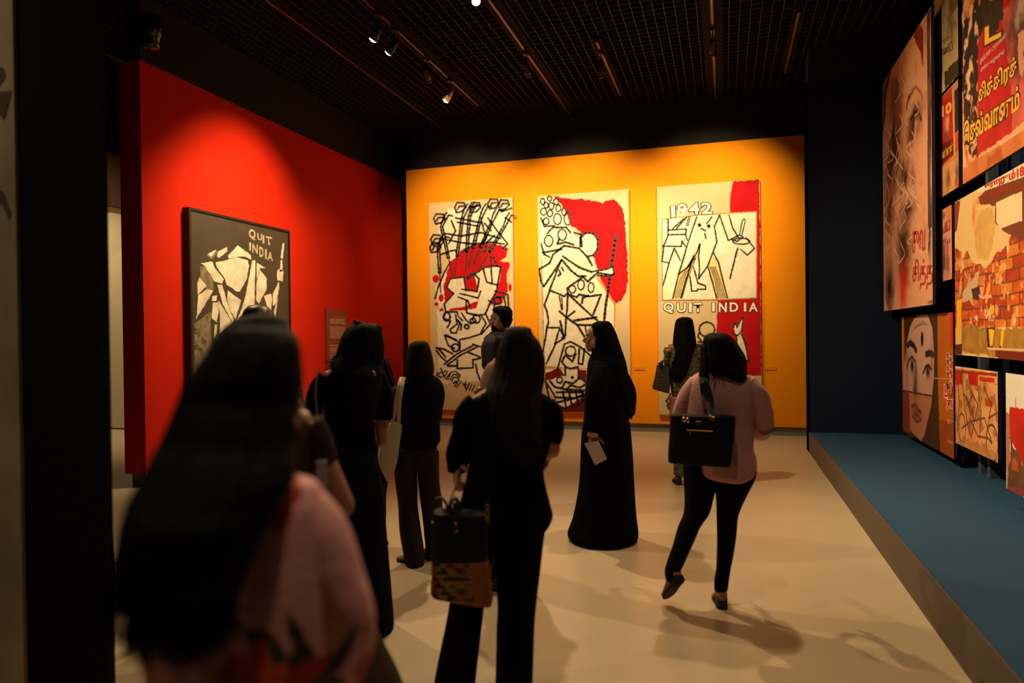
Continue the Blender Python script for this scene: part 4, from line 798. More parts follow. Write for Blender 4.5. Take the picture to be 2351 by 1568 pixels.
        for sg in (-1, 1):
            ey = MB().ellip(c+(hr*sg*.031+hf*.079+up*.004)*e, (.012*e,)*3).build('eye', M_eye, s.t, True)
            MB().ellip(c+(hr*sg*.031+hf*.0885+up*.004)*e, (.0055*e, .0035*e, .0055*e), ax, 12, 8).build('iris', M_iris, ey, True)
        s.hc, s.hf, s.hr, s.hu, s.he = c, hf, hr, up, e
        return o
    def shoe(s, a, f, m, name='shoe', heel=.02, k=1.0):
        a = np.array(a, float); f = nrm(f); u = np.array([0, 0, 1.]) if abs(f[2]) < .3 else nrm(np.cross(np.cross(f, [0, 0, 1.]), f)); u = nrm(u-f*(u@f))
        g = a-u*.058*k
        if abs(f[2]) < .3: g[2] = .009
        sd = np.cross(f, u)
        R = []
        for t, wd, ht, in ((-.072, .012, .03), (-.066, .028, .052), (-.035, .034, .058), (.0, .034, .056), (.045, .038, .044), (.09, .043, .034), (.13, .040, .026), (.155, .028, .018), (.166, .010, .010)):
            th = np.linspace(0, 2*np.pi, 20, endpoint=False)
            R.append([g+f*t*k+sd*wd*k*math.cos(x)+u*(ht*k*.5+ht*.5*k*math.sin(x)+heel*(1 if t < .02 else max(0, 1-(t-.02)/.06))) for x in th])
        o = MB().grid(R).build(name, m, s.t, True)
        out = []
        for t, wd in ((-.070, .012), (-.062, .028), (-.03, .035), (.01, .033), (.05, .037), (.09, .043), (.13, .040), (.158, .024), (.168, .008)): out.append((t, wd))
        poly = [g+f*t*k+sd*w_*k-u*.008 for t, w_ in out]+[g+f*t*k-sd*w_*k-u*.008 for t, w_ in reversed(out)]
        sm = MB().slab(poly, u*.012)
        if heel > .01: sm.slab([g+f*t*k+sd*w_*k-u*.008 for t, w_ in out[:4]]+[g+f*t*k-sd*w_*k-u*.008 for t, w_ in reversed(out[:4])], u*(heel+.012))
        sm.build('sole', mat('dark_sole', (.02, .014, .010), .8), o)
        return o
    def sleeve(s, pts, rad, m, name='sleeve', seed=0, parent=None, fold=.10):
        q = cr_interp(np.column_stack([pts, rad]), 6); n = 28; R = []; T = np.gradient(q[:, :3], axis=0); a = s.r
        for i, (row, t) in enumerate(zip(q, T)):
            t = nrm(t); a = nrm(a-t*(a@t)); b_ = np.cross(t, a); th = np.linspace(0, 2*np.pi, n, endpoint=False)
            k = 1+fold*2*(fbm(np.cos(th)*1.6+3+seed, np.sin(th)*1.6+i*.35, seed, 3)-.5)
            R.append(row[:3]+np.outer(np.cos(th)*k*row[3], a)+np.outer(np.sin(th)*k*row[3], b_))
        return MB().grid(R).build(name, m, parent or s.t, True)
def limbs(s, m_arm=None, m_leg=None):
    k = s.k
    for q in 'lr':
        J = s.J
        if m_arm: s.sleeve([J['s'+q]-U3*.01*k, (J['s'+q]+J['e'+q])/2, J['e'+q], J['e'+q]*.45+J['w'+q]*.55, J['e'+q]*.12+J['w'+q]*.88], [.056*k, .053*k, .048*k, .045*k, .038*k], m_arm, seed=int(k*50))
        if m_leg: s.sleeve([J['h'+q], (J['h'+q]+J['k'+q])/2, J['k'+q], (J['k'+q]+J['a'+q])/2, J['a'+q]-U3*.02], [.100*k, .092*k, .078*k, .074*k, .072*k], m_leg, 'trouser_leg', seed=int(k*70))
def strap(fig, name, pts, wd, m, parent, th=.003, side=None):
    """flat strap along points"""
    P = cr_interp(pts, 5); T = np.gradient(P, axis=0); sd = nrm(side) if side is not None else fig.r; R = []
    for p, t in zip(P, T):
        t = nrm(t); a = nrm(sd-t*(sd@t)); n = np.cross(t, a); R.append([p+a*wd/2+n*th/2, p-a*wd/2+n*th/2, p-a*wd/2-n*th/2, p+a*wd/2-n*th/2])
    return MB().grid(R).build(name, m, parent)
def wisps(name, fig, roots, tips, m, parent, n=30, seed=0, r=.0015, spread=.02):
    rnd = random.Random(seed); mb = MB()
    for i in range(n):
        t = rnd.random(); j = t*(len(roots)-1); a = int(j); w_ = j-a; a2 = min(a+1, len(roots)-1)
        p = np.array(roots[a])*(1-w_)+np.array(roots[a2])*w_; q = np.array(tips[a])*(1-w_)+np.array(tips[a2])*w_
        jt = lambda k: np.array([rnd.gauss(0, k), rnd.gauss(0, k), rnd.gauss(0, k)])
        p = p+jt(spread*.5); q = q+jt(spread); mid = (p+q)/2+jt(spread*.7)
        mb.tube([p, mid, q], [r*1.5, r*1.2, r*.3], 5, 4)
    return mb.build(name, m, parent, True)
U3 = np.array([0, 0, 1.])

# ---- woman in the pink shirt with a black tote
a = Fig('striding woman in a pink shirt and black jeans, black tote on her shoulder', 1655, 4.20, 8)
M_pinks = mat('pink_linen', (.60, .29, .29), .85, noise=.10, scale=18, bump=.4, bscale=60)
M_jean = mat('black_denim', (.005, .005, .006), .95, bump=.3, bscale=120, spec=.08)
a.skeleton(1.60, head=a.W(1654, 809), neck=a.W(1664, 846), sl=a.W(1596, 878), sr=a.W(1722, 880), er=a.W(1752, 985, .03), wr=a.W(1722, 990, .24), el=a.W(1580, 960, .03), wl=a.W(1640, 975, .24),
    hl=a.W(1610, 1075), hr=a.W(1690, 1075), kl=a.W(1592, 1195, -.02), al=a.W(1543, 1322, -.10), kr=a.W(1670, 1200, .03), ar=a.W(1655, 1348, .02), chest=a.W(1660, 925), waist=a.W(1655, 1000), pelvis=a.W(1652, 1070))
a.foot_l = nrm(a.W(1521, 1375, 0)-a.W(1545, 1330, -.02)); a.foot_r = a.f
fa = nrm(a.n*.75-a.r*.65); a.body(face=fa)
a.loft('shirt', [(838, 1646, 1688, .05), (846, 1630, 1698, .06), (862, 1592, 1716, .085), (890, 1577, 1737, .11), (930, 1572, 1738, .125), (970, 1574, 1732, .125), (1003, 1578, 1732, .125), (1030, 1582, 1731, .13), (1055, 1584, 1738, .14), (1080, 1592, 1738, .145), (1094, 1620, 1732, .14), (1104, 1664, 1718, .10)], M_pinks, fold=.07, ff=6, seed=3)
a.loft('collar', [(832, 1645, 1690, .055), (838, 1641, 1693, .06), (850, 1634, 1700, .068)], M_pinks)
a.sleeve([a.W(1716, 876), a.W(1738, 905, .0), a.W(1750, 945, .02), a.W(1754, 980, .04)], [.046, .056, .060, .058], M_pinks, seed=4)
a.sleeve([a.W(1754, 978, .04), a.W(1748, 990, .10), a.W(1736, 990, .17)], [.058, .055, .048], M_pinks, 'sleeve_cuff', seed=5)
a.sleeve([a.W(1601, 874), a.W(1582, 905), a.W(1571, 940, .02), a.W(1570, 968, .04), a.W(1590, 980, .12)], [.046, .056, .064, .060, .055], M_pinks, seed=6)
a.loft('trouser_leg', [(1060, 1567, 1660, .11), (1100, 1569, 1652, .11), (1140, 1571, 1639, .09), (1178, 1569, 1629, .085, -.02), (1210, 1556, 1608, .075, -.04), (1252, 1544, 1588, .07, -.065), (1292, 1530, 1572, .062, -.09), (1312, 1526, 1562, .055, -.10), (1330, 1529, 1556, .05, -.105)], M_jean, fold=.08, seed=7, ff=8)
a.loft('trouser_leg', [(1060, 1620, 1737, .12), (1095, 1636, 1736, .11), (1136, 1643, 1716, .095), (1182, 1645, 1696, .08), (1228, 1646, 1691, .066), (1270, 1647, 1685, .06), (1300, 1645, 1679, .055), (1330, 1640, 1674, .05), (1354, 1640, 1671, .046)], M_jean, fold=.08, seed=8, ff=8)
M_tan = mat('tan_suede', (.45, .21, .07), .7, noise=.2, scale=30)
a.shoe(a.J['ar']-U3*.0+np.array([0, 0, .012]), a.f, M_tan, heel=.045, k=.95)
fd = nrm(a.W(1508, 1374, .03)-a.W(1548, 1326, -.10)); a.shoe(a.J['al'], fd, M_tan, heel=.022, k=.95)
a.loft('hair', [(764, 1630, 1664, .03), (769, 1620, 1674, .07), (780, 1614, 1686, .095), (800, 1612, 1700, .105), (820, 1613, 1711, .105, -.01), (838, 1616, 1714, .10, -.02), (852, 1626, 1714, .09, -.03), (866, 1660, 1713, .06, -.05), (878, 1690, 1708, .03, -.06)], M_hair, groove=.05, seed=2)
a.loft('hair_lock', [(790, 1608, 1626, .05), (830, 1607, 1630, .05, -.03), (860, 1605, 1628, .04, -.06), (885, 1607, 1622, .025, -.09), (905, 1610, 1616, .01, -.10)], M_hair, groove=.10, seed=5)
wisps('loose_hair', a, [a.W(1700, 860, -.06), a.W(1660, 840, -.1), a.W(1615, 870, -.1)], [a.W(1706, 885, -.09), a.W(1665, 866, -.12), a.W(1612, 912, -.1)], M_hair, a.t, 40, 3, .0013, .012)
MB().obox(a.W(1671, 784, -.06), a.r, U3, a.n, .008, .012, .004).build('hair_clip', mat('dark_clip', (.05, .04, .04), .3), a.t)
def bagbox(fig, rows, ex=5, n=48, sub=3, dd=0, fold=0, **k): return fig.rings(rows, sub=sub, n=n, ex=ex, fold=fold, **k)
dd = -.20
bag = thing('tote_bag', 'large black leather tote with a gold zip, on the shoulder of the woman in pink', 'bag', a.W(1612, 1060, dd))
M_bleather = mat('black_pebbled_leather', (.004, .004, .004), .55, bump=.5, bscale=260, spec=.15)
MB().grid(bagbox(a, [((951, 957), 1541, 1687, .045, dd), ((954, 960), 1539, 1689, .052, dd), ((990, 996), 1538, 1687, .062, dd), ((1030, 1040), 1535, 1682, .066, dd), ((1056, 1066), 1535, 1678, .066, dd), ((1060, 1070), 1539, 1674, .055, dd)], 6)).build('bag_body', M_bleather, bag, True)
bf = lambda x, y, o=0: a.W(x, y, dd-.071-o)
MB().tube([bf(1576, 987), bf(1636, 990)], [.0028, .0028], 6).build('zip', M_brass, bag)
MB().tube([bf(1583, 988, .003), bf(1584, 999, .003)], [.0035, .0022], 6).build('zip_pull', M_brass, bag)
MB().tube([bf(1604+7*math.cos(t), 971+4*math.sin(t)+.6*math.sin(3*t)) for t in np.linspace(0, 6.283, 15)], [.0012]*15, 5).add(MB().tube([bf(1598, 972), bf(1604, 968), bf(1610, 972), bf(1604, 974), bf(1598, 971)], [.001]*5, 5).v, []).build('emblem', mat('dull_gold', (.30, .17, .06), .4, metal=.7), bag)
for x, y in ((1570, 963), (1579, 965), (1631, 959), (1638, 962)):
    MB().tube([bf(x+3.2*math.cos(t), y+5*math.sin(t), .004) for t in np.linspace(0, 6.283, 13)], [.0015]*13, 6).build('ring', M_brass, bag)
strap(a, 'strap', [bf(1631, 959), a.W(1622, 915, -.17), a.W(1613, 880, -.13), a.W(1608, 862, -.07), a.W(1606, 862, .0)], .022, M_bleather, bag)
strap(a, 'strap', [bf(1638, 962), a.W(1633, 915, -.17), a.W(1622, 875, -.13), a.W(1614, 860, -.06), a.W(1610, 860, .02)], .022, M_bleather, bag)

# ---- woman in the black abaya
b = Fig('woman in a long black abaya and headscarf in profile, holding folded paper', 1385, 5.42, 88)
M_abaya = mat('black_crepe', (.0025, .0025, .003), 1, bump=.1, bscale=160, spec=.05)
b.skeleton(1.68, head=b.W(1370, 776), neck=b.W(1386, 815), chest=b.W(1392, 880), waist=b.W(1392, 950), pelvis=b.W(1392, 1010), sl=b.W(1385, 845, .12), sr=b.W(1380, 845, -.14), er=b.W(1376, 925, -.19), wr=b.W(1360, 999, -.20), el=b.W(1410, 930, .15), wl=b.W(1400, 1000, .15))
pd = nrm(b.W(1366, 1030, -.23)-b.W(1360, 999, -.20))
b.body(hands=(('r', pd, b.n+b.r*.2, .25, 1),), face=-b.r*.99+b.n*.12, headk=.98)
b.loft('abaya', [(808, 1360, 1400, .06), (820, 1354, 1412, .11), (835, 1349, 1424, .18), (868, 1346, 1432, .21), (915, 1342, 1438, .22), (961, 1340, 1444, .22), (996, 1335, 1449, .22), (1064, 1332, 1454, .22), (1090, 1331, 1455, .225), (1141, 1325, 1458, .24), (1191, 1314, 1462, .26), (1222, 1303, 1466, .28), (1236, 1308, 1464, .27)], M_abaya, fold=.05, ff=9, seed=11, n=72)
b.loft('headscarf', [(737, 1374, 1396, .03), (742, 1362, 1403, .07), (750, 1357, 1408, .09), (765, 1356, 1415, .105), (782, 1357, 1421, .11), (800, 1358, 1427, .12), (812, 1358, 1431, .13), (835, 1362, 1438, .17), (870, 1385, 1444, .17), (900, 1405, 1447, .15), (938, 1428, 1451, .10), (960, 1446, 1452, .04)], M_abaya, fold=.03, seed=13, n=56)
b.loft('scarf_wrap', [(799, 1360, 1400, .07), (808, 1358, 1410, .09), (818, 1360, 1420, .10), (828, 1362, 1424, .11)], M_abaya, fold=.06, seed=14)
b.sleeve([b.W(1384, 846, -.13), b.W(1374, 890, -.19), b.W(1370, 940, -.21), b.W(1360, 990, -.21)], [.07, .085, .085, .075], M_abaya, seed=15)
b.sleeve([b.W(1362, 988, -.21), b.W(1360, 1002, -.21)], [.045, .040], mat('cream_cuff', (.50, .42, .30), .8), 'inner_cuff')
b.sleeve([b.W(1410, 850, .1), b.W(1436, 900, .12), b.W(1443, 935, .1), b.W(1446, 950, .06)], [.08, .08, .06, .04], M_abaya, seed=16)
pp = thing('folded_leaflet', 'folded white paper held down in the hand of the woman in the abaya', 'paper', b.W(1366, 1040, -.27))
MB().slab([b.W(1342, 1018, -.275), b.W(1374, 1012, -.275), b.W(1394, 1054, -.265), b.W(1366, 1068, -.265)], b.n*.004).build('sheet', mat('white_paper', (.62, .52, .50), .8, noise=.06, scale=20), pp)
MB().slab([b.W(1348, 1020, -.281), b.W(1374, 1013, -.278), b.W(1391, 1050, -.268), b.W(1366, 1062, -.270)], b.n*.001).build('inner_fold', mat('cream_sheet', (.56, .46, .42), .8), pp)

# ---- woman in the green patterned dress
c = Fig('woman with long straight black hair in a green patterned dress near the yellow wall', 1573, 7.6, 12)
M_green = mat('green_knit_pattern', (.16, .17, .07), .85, col2=(.012, .016, .008), scale=26, bump=.4, bscale=60, stretch=(1, 1, 2.6))
c.skeleton(1.76, head=c.W(1573, 754), el=c.W(1539, 838, .02), er=c.W(1608, 838, .02), wl=c.W(1545, 850, .22), wr=c.W(1600, 850, .22))
c.body()
c.loft('dress', [(786, 1556, 1596, .06), (794, 1540, 1604, .09), (803, 1534, 1609, .12), (823, 1533, 1612, .13), (845, 1537, 1616, .13), (875, 1538, 1613, .13), (900, 1541, 1610, .12), (932, 1548, 1606, .12), (980, 1546, 1610, .15), (1040, 1546, 1608, .16), (1088, 1547, 1605, .17)], M_green, fold=.05, seed=21)
limbs(c, M_green)
c.sleeve([c.W(1603, 800), c.W(1610, 830), c.W(1613, 850, .08)], [.075, .065, .055], M_green, seed=22)
c.sleeve([c.W(1541, 800), c.W(1537, 825), c.W(1538, 850, .08)], [.070, .06, .055], M_green, seed=23)
c.loft('hair', [(728, 1566, 1580, .03), (731, 1557, 1587, .07), (738, 1551, 1591, .10), (761, 1547, 1595, .115), (786, 1545, 1598, .12, -.02), (810, 1544, 1598, .11, -.04), (836, 1543, 1590, .09, -.07), (860, 1542, 1580, .07, -.09), (878, 1548, 1570, .03, -.10)], M_hair, groove=.04, seed=21)
for q in 'lr': c.shoe(c.J['a'+q]+U3*.01, c.f, mat('brown_leather', (.12, .05, .02), .5), heel=.03)
h_ = thing('handbag', 'dark ridged handbag hanging from the arm of the woman in green', 'bag', c.W(1518, 895, -.05))
M_croc = mat('ridged_dark_leather', (.030, .026, .022), .35, bump=.8, bscale=26, stretch=(1, 1, 5))
MB().grid(c.rings([((837, 843), 1510, 1539, .05, -.05), ((840, 846), 1508, 1540, .055, -.05), ((866, 872), 1503, 1539, .06, -.05), ((888, 898), 1498, 1537, .06, -.05), ((893, 903), 1500, 1535, .05, -.05)], ex=5)).build('bag_body', M_croc, h_, True)
strap(c, 'chain_strap', [c.W(1521, 838, -.08), c.W(1525, 822, -.08), c.W(1531, 808, -.07), c.W(1536, 800, -.03)], .012, mat('pale_gold_chain', (.5, .35, .15), .4, metal=.5), h_)
MB().tube([c.W(1519, 842, -.11), c.W(1516, 832, -.11), c.W(1512, 836, -.11)], [.025, .018, .012], 8).tube([c.W(1518, 842, -.11), c.W(1520, 828, -.11)], [.02, .012], 8).build('tassel_charm', M_shoe, h_, True)

# ---- man with curly hair
l = Fig('tall bearded man with short curly hair in a dark shirt, looking left in profile', 1150, 6.3, 60)
M_dshirt = mat('dark_blue_shirt', (.014, .018, .028), .85, bump=.2, bscale=120)
l.skeleton(1.86, head=l.W(1149, 733), neck=l.W(1152, 757), sl=l.W(1124, 790, -.02), sr=l.W(1180, 792), el=l.W(1119, 836, -.02), wl=l.W(1124, 838, .2), er=l.W(1186, 836, .05), wr=l.W(1144, 840, .2))
limbs(l, M_dshirt, M_jean)
l.body(face=-l.r*.94+l.n*.30, headk=.92)
l.loft('shirt', [(757, 1140, 1166, .05), (762, 1134, 1176, .08), (770, 1122, 1192, .12), (782, 1110, 1204, .15), (795, 1105, 1210, .16), (815, 1105, 1212, .16), (845, 1110, 1210, .15), (900, 1114, 1206, .15), (950, 1114, 1206, .15)], M_dshirt, fold=.05, seed=31)
l.loft('trousers', [(940, 1116, 1204, .14), (980, 1118, 1202, .15), (1040, 1128, 1196, .12), (1100, 1130, 1194, .11), (1165, 1132, 1192, .10)], M_jean, fold=.05, seed=32)
rows = l.rings([(703, 1147, 1160, .03), (705, 1138, 1168, .06), (711, 1133, 1174, .09), (718, 1134, 1176, .10), (733, 1144, 1176, .10), (743, 1151, 1173, .09), (752, 1155, 1168, .06)], sub=5, n=48)
cc = rows.mean((0, 1)); rows = cc+(rows-cc)*(1+.09*(fbm(np.arange(rows.shape[1])[None, :]*.55, np.arange(rows.shape[0])[:, None]*.75, 5, 2)[..., None]-.4)*2)
MB().grid(rows).build('hair', M_hair, l.t, True)
bd = MB(); cH = l.hc
for sg in (-1, 0, 1): bd.ellip(cH+(l.hr*sg*.030+l.hf*(.058-.012*abs(sg))-l.hu*(.088-.012*abs(sg)))*l.he, (.030*l.he, .030*l.he, .026*l.he))
bd.tube([cH+(l.hr*.062-l.hu*.02)*l.he, cH+(l.hr*.055+l.hf*.02-l.hu*.065)*l.he, cH+(l.hf*.06-l.hu*.096)*l.he, cH+(-l.hr*.055+l.hf*.02-l.hu*.065)*l.he, cH+(-l.hr*.062-l.hu*.02)*l.he], [.010, .020, .022, .020, .010], 10, 4)
bd.fused('beard', M_hair, l.t, .005, 2)
for q in 'lr': l.shoe(l.J['a'+q]+U3*.01, l.f, M_shoe)

# ---- woman in a beige top, mostly behind the long-haired one
m_ = Fig('woman in a dim beige top almost hidden behind the long-haired woman in black', 1160, 4.4, 5)
m_.skeleton(1.56, er=m_.W(1206, 940), el=m_.W(1114, 940), wl=m_.W(1130, 960, .2), wr=m_.W(1190, 960, .2)); m_.body()
M_beige = mat('dusty_beige_cloth', (.34, .17, .11), .85, noise=.1, scale=20)
m_.loft('top', [(815, 1140, 1186, .05), (828, 1130, 1198, .08), (838, 1118, 1208, .10), (858, 1108, 1216, .12), (895, 1101, 1220, .13), (960, 1108, 1214, .13), (1030, 1110, 1212, .13)], M_beige, fold=.04, seed=41)
m_.loft('trousers', [(1020, 1112, 1210, .13), (1080, 1112, 1208, .14), (1200, 1126, 1200, .11), (1320, 1130, 1196, .10)], M_jean, fold=.05, seed=42)
limbs(m_, M_beige, M_jean)
m_.loft('hair', [(770, 1146, 1184, .04), (776, 1138, 1192, .08), (795, 1134, 1198, .10), (820, 1136, 1198, .10), (850, 1146, 1200, .08, -.05)], M_hair, groove=.05, seed=43)
for q in 'lr': m_.shoe(m_.J['a'+q]+U3*.01, m_.f, M_shoe)

# ---- woman in the black suit with very long brown-black hair
d = Fig('woman with very long dark brown hair in a black blazer and wide black trousers', 1165, 2.95, 5)
d.skeleton(1.66, head=d.W(1195, 813), neck=d.W(1185, 880), chest=d.W(1175, 960), waist=d.W(1165, 1060), pelvis=d.W(1160, 1160), sl=d.W(1095, 935), sr=d.W(1250, 940), el=d.W(1056, 1030, .03), wl=d.W(1052, 1072, .06), er=d.W(1268, 1030, .03), wr=d.W(1258, 1042, .18),
    hl=d.W(1110, 1200), hr=d.W(1190, 1200), kl=d.W(1085, 1380), kr=d.W(1190, 1390), al=d.W(1050, 1606), ar=d.W(1182, 1606))
d.body(hands=(('l', d.W(1049, 1100, .0)-d.W(1052, 1072, .06), d.r*.8+d.n*.4, 1.15, 1),), thick=.9)
d.loft('blazer', [(896, 1130, 1226, .06), (905, 1102, 1250, .09), (918, 1078, 1268, .105), (940, 1068, 1276, .115), (980, 1070, 1274, .12), (1040, 1078, 1258, .12), (1080, 1074, 1248, .12), (1120, 1064, 1254, .125), (1161, 1054, 1264, .13), (1184, 1052, 1269, .135), (1205, 1056, 1262, .13), (1222, 1066, 1250, .12)], M_bcloth, fold=.04, seed=51)
d.sleeve([d.W(1094, 925), d.W(1072, 950), d.W(1062, 1000, .01), d.W(1052, 1040, .03), d.W(1050, 1078, .05)], [.048, .050, .050, .054, .044], M_bcloth, seed=52)
d.sleeve([d.W(1030+8, 1042, .03), d.W(1046, 1046, .03), d.W(1058, 1050, .03)], [.018, .05, .05], M_bcloth, 'sleeve_fold', seed=53)
d.sleeve([d.W(1252, 930), d.W(1268, 955), d.W(1268, 1000, .02), d.W(1260, 1030, .10)], [.048, .048, .046, .040], M_bcloth, seed=54)
d.loft('trouser_leg', [(1190, 1052, 1150, .11), (1250, 1046, 1140, .11), (1320, 1038, 1124, .10), (1382, 1032, 1113, .09), (1444, 1021, 1106, .085), (1500, 1009, 1099, .085), (1568, 996, 1092, .09), (1618, 990, 1088, .09)], M_bcloth, fold=.05, seed=55, ff=8)
d.loft('trouser_leg', [(1190, 1130, 1262, .12), (1223, 1130, 1251, .12), (1314, 1137, 1240, .11), (1388, 1142, 1231, .10), (1440, 1140, 1227, .095), (1500, 1139, 1225, .09), (1568, 1137, 1223, .09), (1618, 1134, 1224, .09)], M_bcloth, fold=.05, seed=56, ff=8)
for q in 'lr': d.shoe(d.J['a'+q]+U3*.0, d.f, M_shoe)
d.loft('hair', [(749, 1178, 1206, .03), (754, 1164, 1218, .06), (766, 1157, 1223, .085), (786, 1149, 1238, .10), (810, 1142, 1247, .105), (838, 1137, 1250, .11), (871, 1128, 1249, .11, -.02), (900, 1116, 1243, .11, -.05), (940, 1122, 1242, .10, -.09), (980, 1134, 1243, .085, -.12), (1020, 1150, 1244, .065, -.135), (1045, 1164, 1238, .05, -.14), (1066, 1182, 1226, .025, -.14)], M_hairb, groove=.05, seed=57, n=72)
wisps('loose_hair', d, [d.W(1125, 930, -.15), d.W(1160, 1020, -.17), d.W(1200, 1050, -.17), d.W(1240, 1000, -.15)], [d.W(1118, 990, -.16), d.W(1164, 1060, -.18), d.W(1206, 1085, -.18), d.W(1247, 1050, -.16)], M_hairb, d.t, 70, 5, .0014, .012)
hb = thing('shoulder_bag', 'black leather bag with a woven orange and yellow lower half, held by its handle', 'bag', d.W(1058, 1390, -.2))
dd = -.20
UP = [((1174, 1180), 998, 1116, .05, dd), ((1178, 1184), 995, 1119, .058, dd), ((1230, 1236), 992, 1121, .064, dd), ((1283, 1280), 992, 1120, .066, dd)]
LO = [((1283, 1280), 992, 1120, .0665, dd), ((1320, 1318), 992, 1126, .068, dd), ((1352, 1370), 990, 1131, .066, dd), ((1364, 1386), 994, 1128, .055, dd)]
MB().grid(d.rings(UP, ex=5)).build('leather_top', mat('dark_green_black_leather', (.005, .007, .007), .55, bump=.4, bscale=200, spec=.15), hb, True)
wv = d.rings(LO, ex=5, sub=14, n=140); oo = MB().grid(wv); me_ = oo.mesh('woven_panel')
ca = me_.color_attributes.new('weave', 'FLOAT_COLOR', 'POINT'); V_ = np.array(oo.v); o0 = d.W(992, 1283, dd); lat = (V_-o0)@d.r; dep = o0[2]-V_[:, 2]
row = np.floor(dep/.0135); ph = (lat/.062+.31*row+.1*np.sin(row*3)) % 1; dark = ((ph < .66) & (row % 2 == 0) | (ph < .24) & (row % 2 == 1)) & (lat > .008) & (lat < .150+.02*np.sin(row*2.1))
colr = np.where(dark[:, None], S(22, 20, 14), np.where((lat > .10+.02*np.sin(row*1.3))[:, None], S(150, 86, 48), np.where((lat < .03)[:, None], S(130, 58, 38), S(150, 112, 50))))
ca.data.foreach_set('color', np.column_stack([colr, np.ones(len(colr))]).ravel())
link('woven_panel', me_, mat('woven_wool', (1, 1, 1), .9, attr='weave', noise=.35, scale=80, bump=.6, bscale=150), hb, True)
df = lambda x, y, o=0: d.W(x, y, dd-.062-o)
MB().tube([df(x, y, -.03) for x, y in ((994, 1176), (993, 1160), (1000, 1148), (1010, 1143), (1020, 1150), (1026, 1160), (1027, 1176))], [.0055]*7, 8, 4).build('handle', M_shoe, hb, True)
MB().tube([d.W(1034, 1150, dd), d.W(1044, 1120, dd+.06), d.W(1050, 1092, dd+.16), d.W(1053, 1086, dd+.2)], [.0045]*4, 8, 4).build('held_strap', mat('grey_strap', (.10, .09, .07), .5), hb, True)
MB().tube([df(1036, 1180, -.03), df(1034, 1155, -.04), df(1046, 1145, -.05), df(1054, 1160, -.04), df(1052, 1178, -.03)], [.008]*5, 8, 4).build('bow_handle', M_shoe, hb, True)
MB().obox(df(1047, 1190, .003), d.r, U3, d.n, .013, .062, .003).build('closing_tab', M_shoe, hb, bevel=.001)
for x, y in ((1047, 1202), (1049, 1220), (993, 1199)): MB().ellip(df(x, y, .008), (.0042, .0042, .0042)).build('stud', M_brass, hb, True)
MB().tube([df(1119+4*math.cos(t), 1163+5*math.sin(t)) for t in np.linspace(0, 6.283, 13)], [.0016]*13, 6).tube([df(1119+3*math.cos(t), 1179+9*math.sin(t)) for t in np.linspace(0, 6.283, 13)], [.0018]*13, 6).tube([df(1119+4.5*math.cos(t), 1194+5*math.sin(t)) for t in np.linspace(0, 6.283, 13)], [.0016]*13, 6).build('clasp', mat('dull_brass', (.30, .20, .08), .4, metal=.8), hb, True)
strap(d, 'long_strap', [df(1119, 1160), d.W(1116, 1100, -.20), d.W(1112, 1000, -.17), d.W(1110, 940, -.14), d.W(1108, 908, -.08), d.W(1112, 902, .0)], .012, M_bcloth, hb)
lf = thing('leaflet', 'small dark green leaflet in front of the hip of the woman in the blazer', 'paper', d.W(1256, 1044, .17))
MB().slab([d.W(1240, 1026, .2), d.W(1268, 1032, .2), d.W(1266, 1056, .2), d.W(1243, 1048, .2)], d.n*.003).build('sheet', mat('green_print', (.10, .10, .035), .6, noise=.6, scale=60), lf)

# ---- woman with bob hair and grey-brown trousers
e = Fig('woman with a short bob in a black sweater and loose brown trousers', 960, 4.9, 0)
e.skeleton(1.58, head=e.W(963, 818), neck=e.W(963, 858), sl=e.W(926, 892), sr=e.W(1002, 892), el=e.W(922, 950, .03), wl=e.W(940, 985, .2), er=e.W(1000, 955, .03), wr=e.W(978, 985, .2), hl=e.W(938, 1060), hr=e.W(983, 1060, .03), kl=e.W(938, 1165), kr=e.W(990, 1160, .07), al=e.W(950, 1278), ar=e.W(986, 1262, .12))
e.body(thick=.8)
limbs(e, M_bcloth)
M_brt = mat('grey_brown_wool', (.022, .014, .009), .95, spec=.1, bump=.4, bscale=120)
e.loft('sweater', [(857, 944, 984, .05), (864, 930, 1000, .08), (874, 917, 1012, .11), (890, 909, 1019, .13), (915, 904, 1021, .14), (960, 906, 1011, .14), (985, 910, 1010, .14), (1010, 912, 1011, .14), (1022, 914, 1004, .13)], M_bcloth, fold=.05, seed=61)
e.loft('trousers', [(1015, 913, 1002, .11), (1033, 910, 1004, .12), (1062, 908, 1006, .12), (1076, 910, 1004, .11)], M_brt, fold=.03, seed=62)
e.loft('trouser_leg', [(1036, 906, 968, .125), (1062, 905, 962, .13), (1083, 905, 957, .12), (1121, 909, 959, .11), (1159, 914, 959, .11), (1217, 917, 967, .11), (1260, 924, 973, .11), (1297, 931, 974, .10)], M_brt, fold=.05, seed=63, ff=8)
e.loft('trouser_leg', [(1036, 945, 1008, .125, .015), (1062, 950, 1008, .13, .03), (1083, 957, 1008, .12, .04), (1113, 960, 1010, .11, .05), (1159, 966, 1016, .11, .07), (1200, 971, 1012, .11, .09), (1240, 975, 1006, .11, .11), (1266, 980, 1000, .10, .12)], M_brt, fold=.05, seed=64, ff=8)
e.loft('hair', [(782, 958, 972, .03), (786, 946, 982, .07), (795, 938, 986, .09), (812, 934, 991, .10), (834, 932, 995, .105), (850, 931, 996, .10, -.01), (864, 932, 993, .08, -.03), (870, 944, 988, .04, -.04)], M_hairb, groove=.05, seed=65)
wisps('loose_hair', e, [e.W(960, 786), e.W(935, 850), e.W(990, 850)], [e.W(966, 778), e.W(928, 862, -.02), e.W(996, 866, -.02)], M_hairb, e.t, 24, 6, .0012, .01)
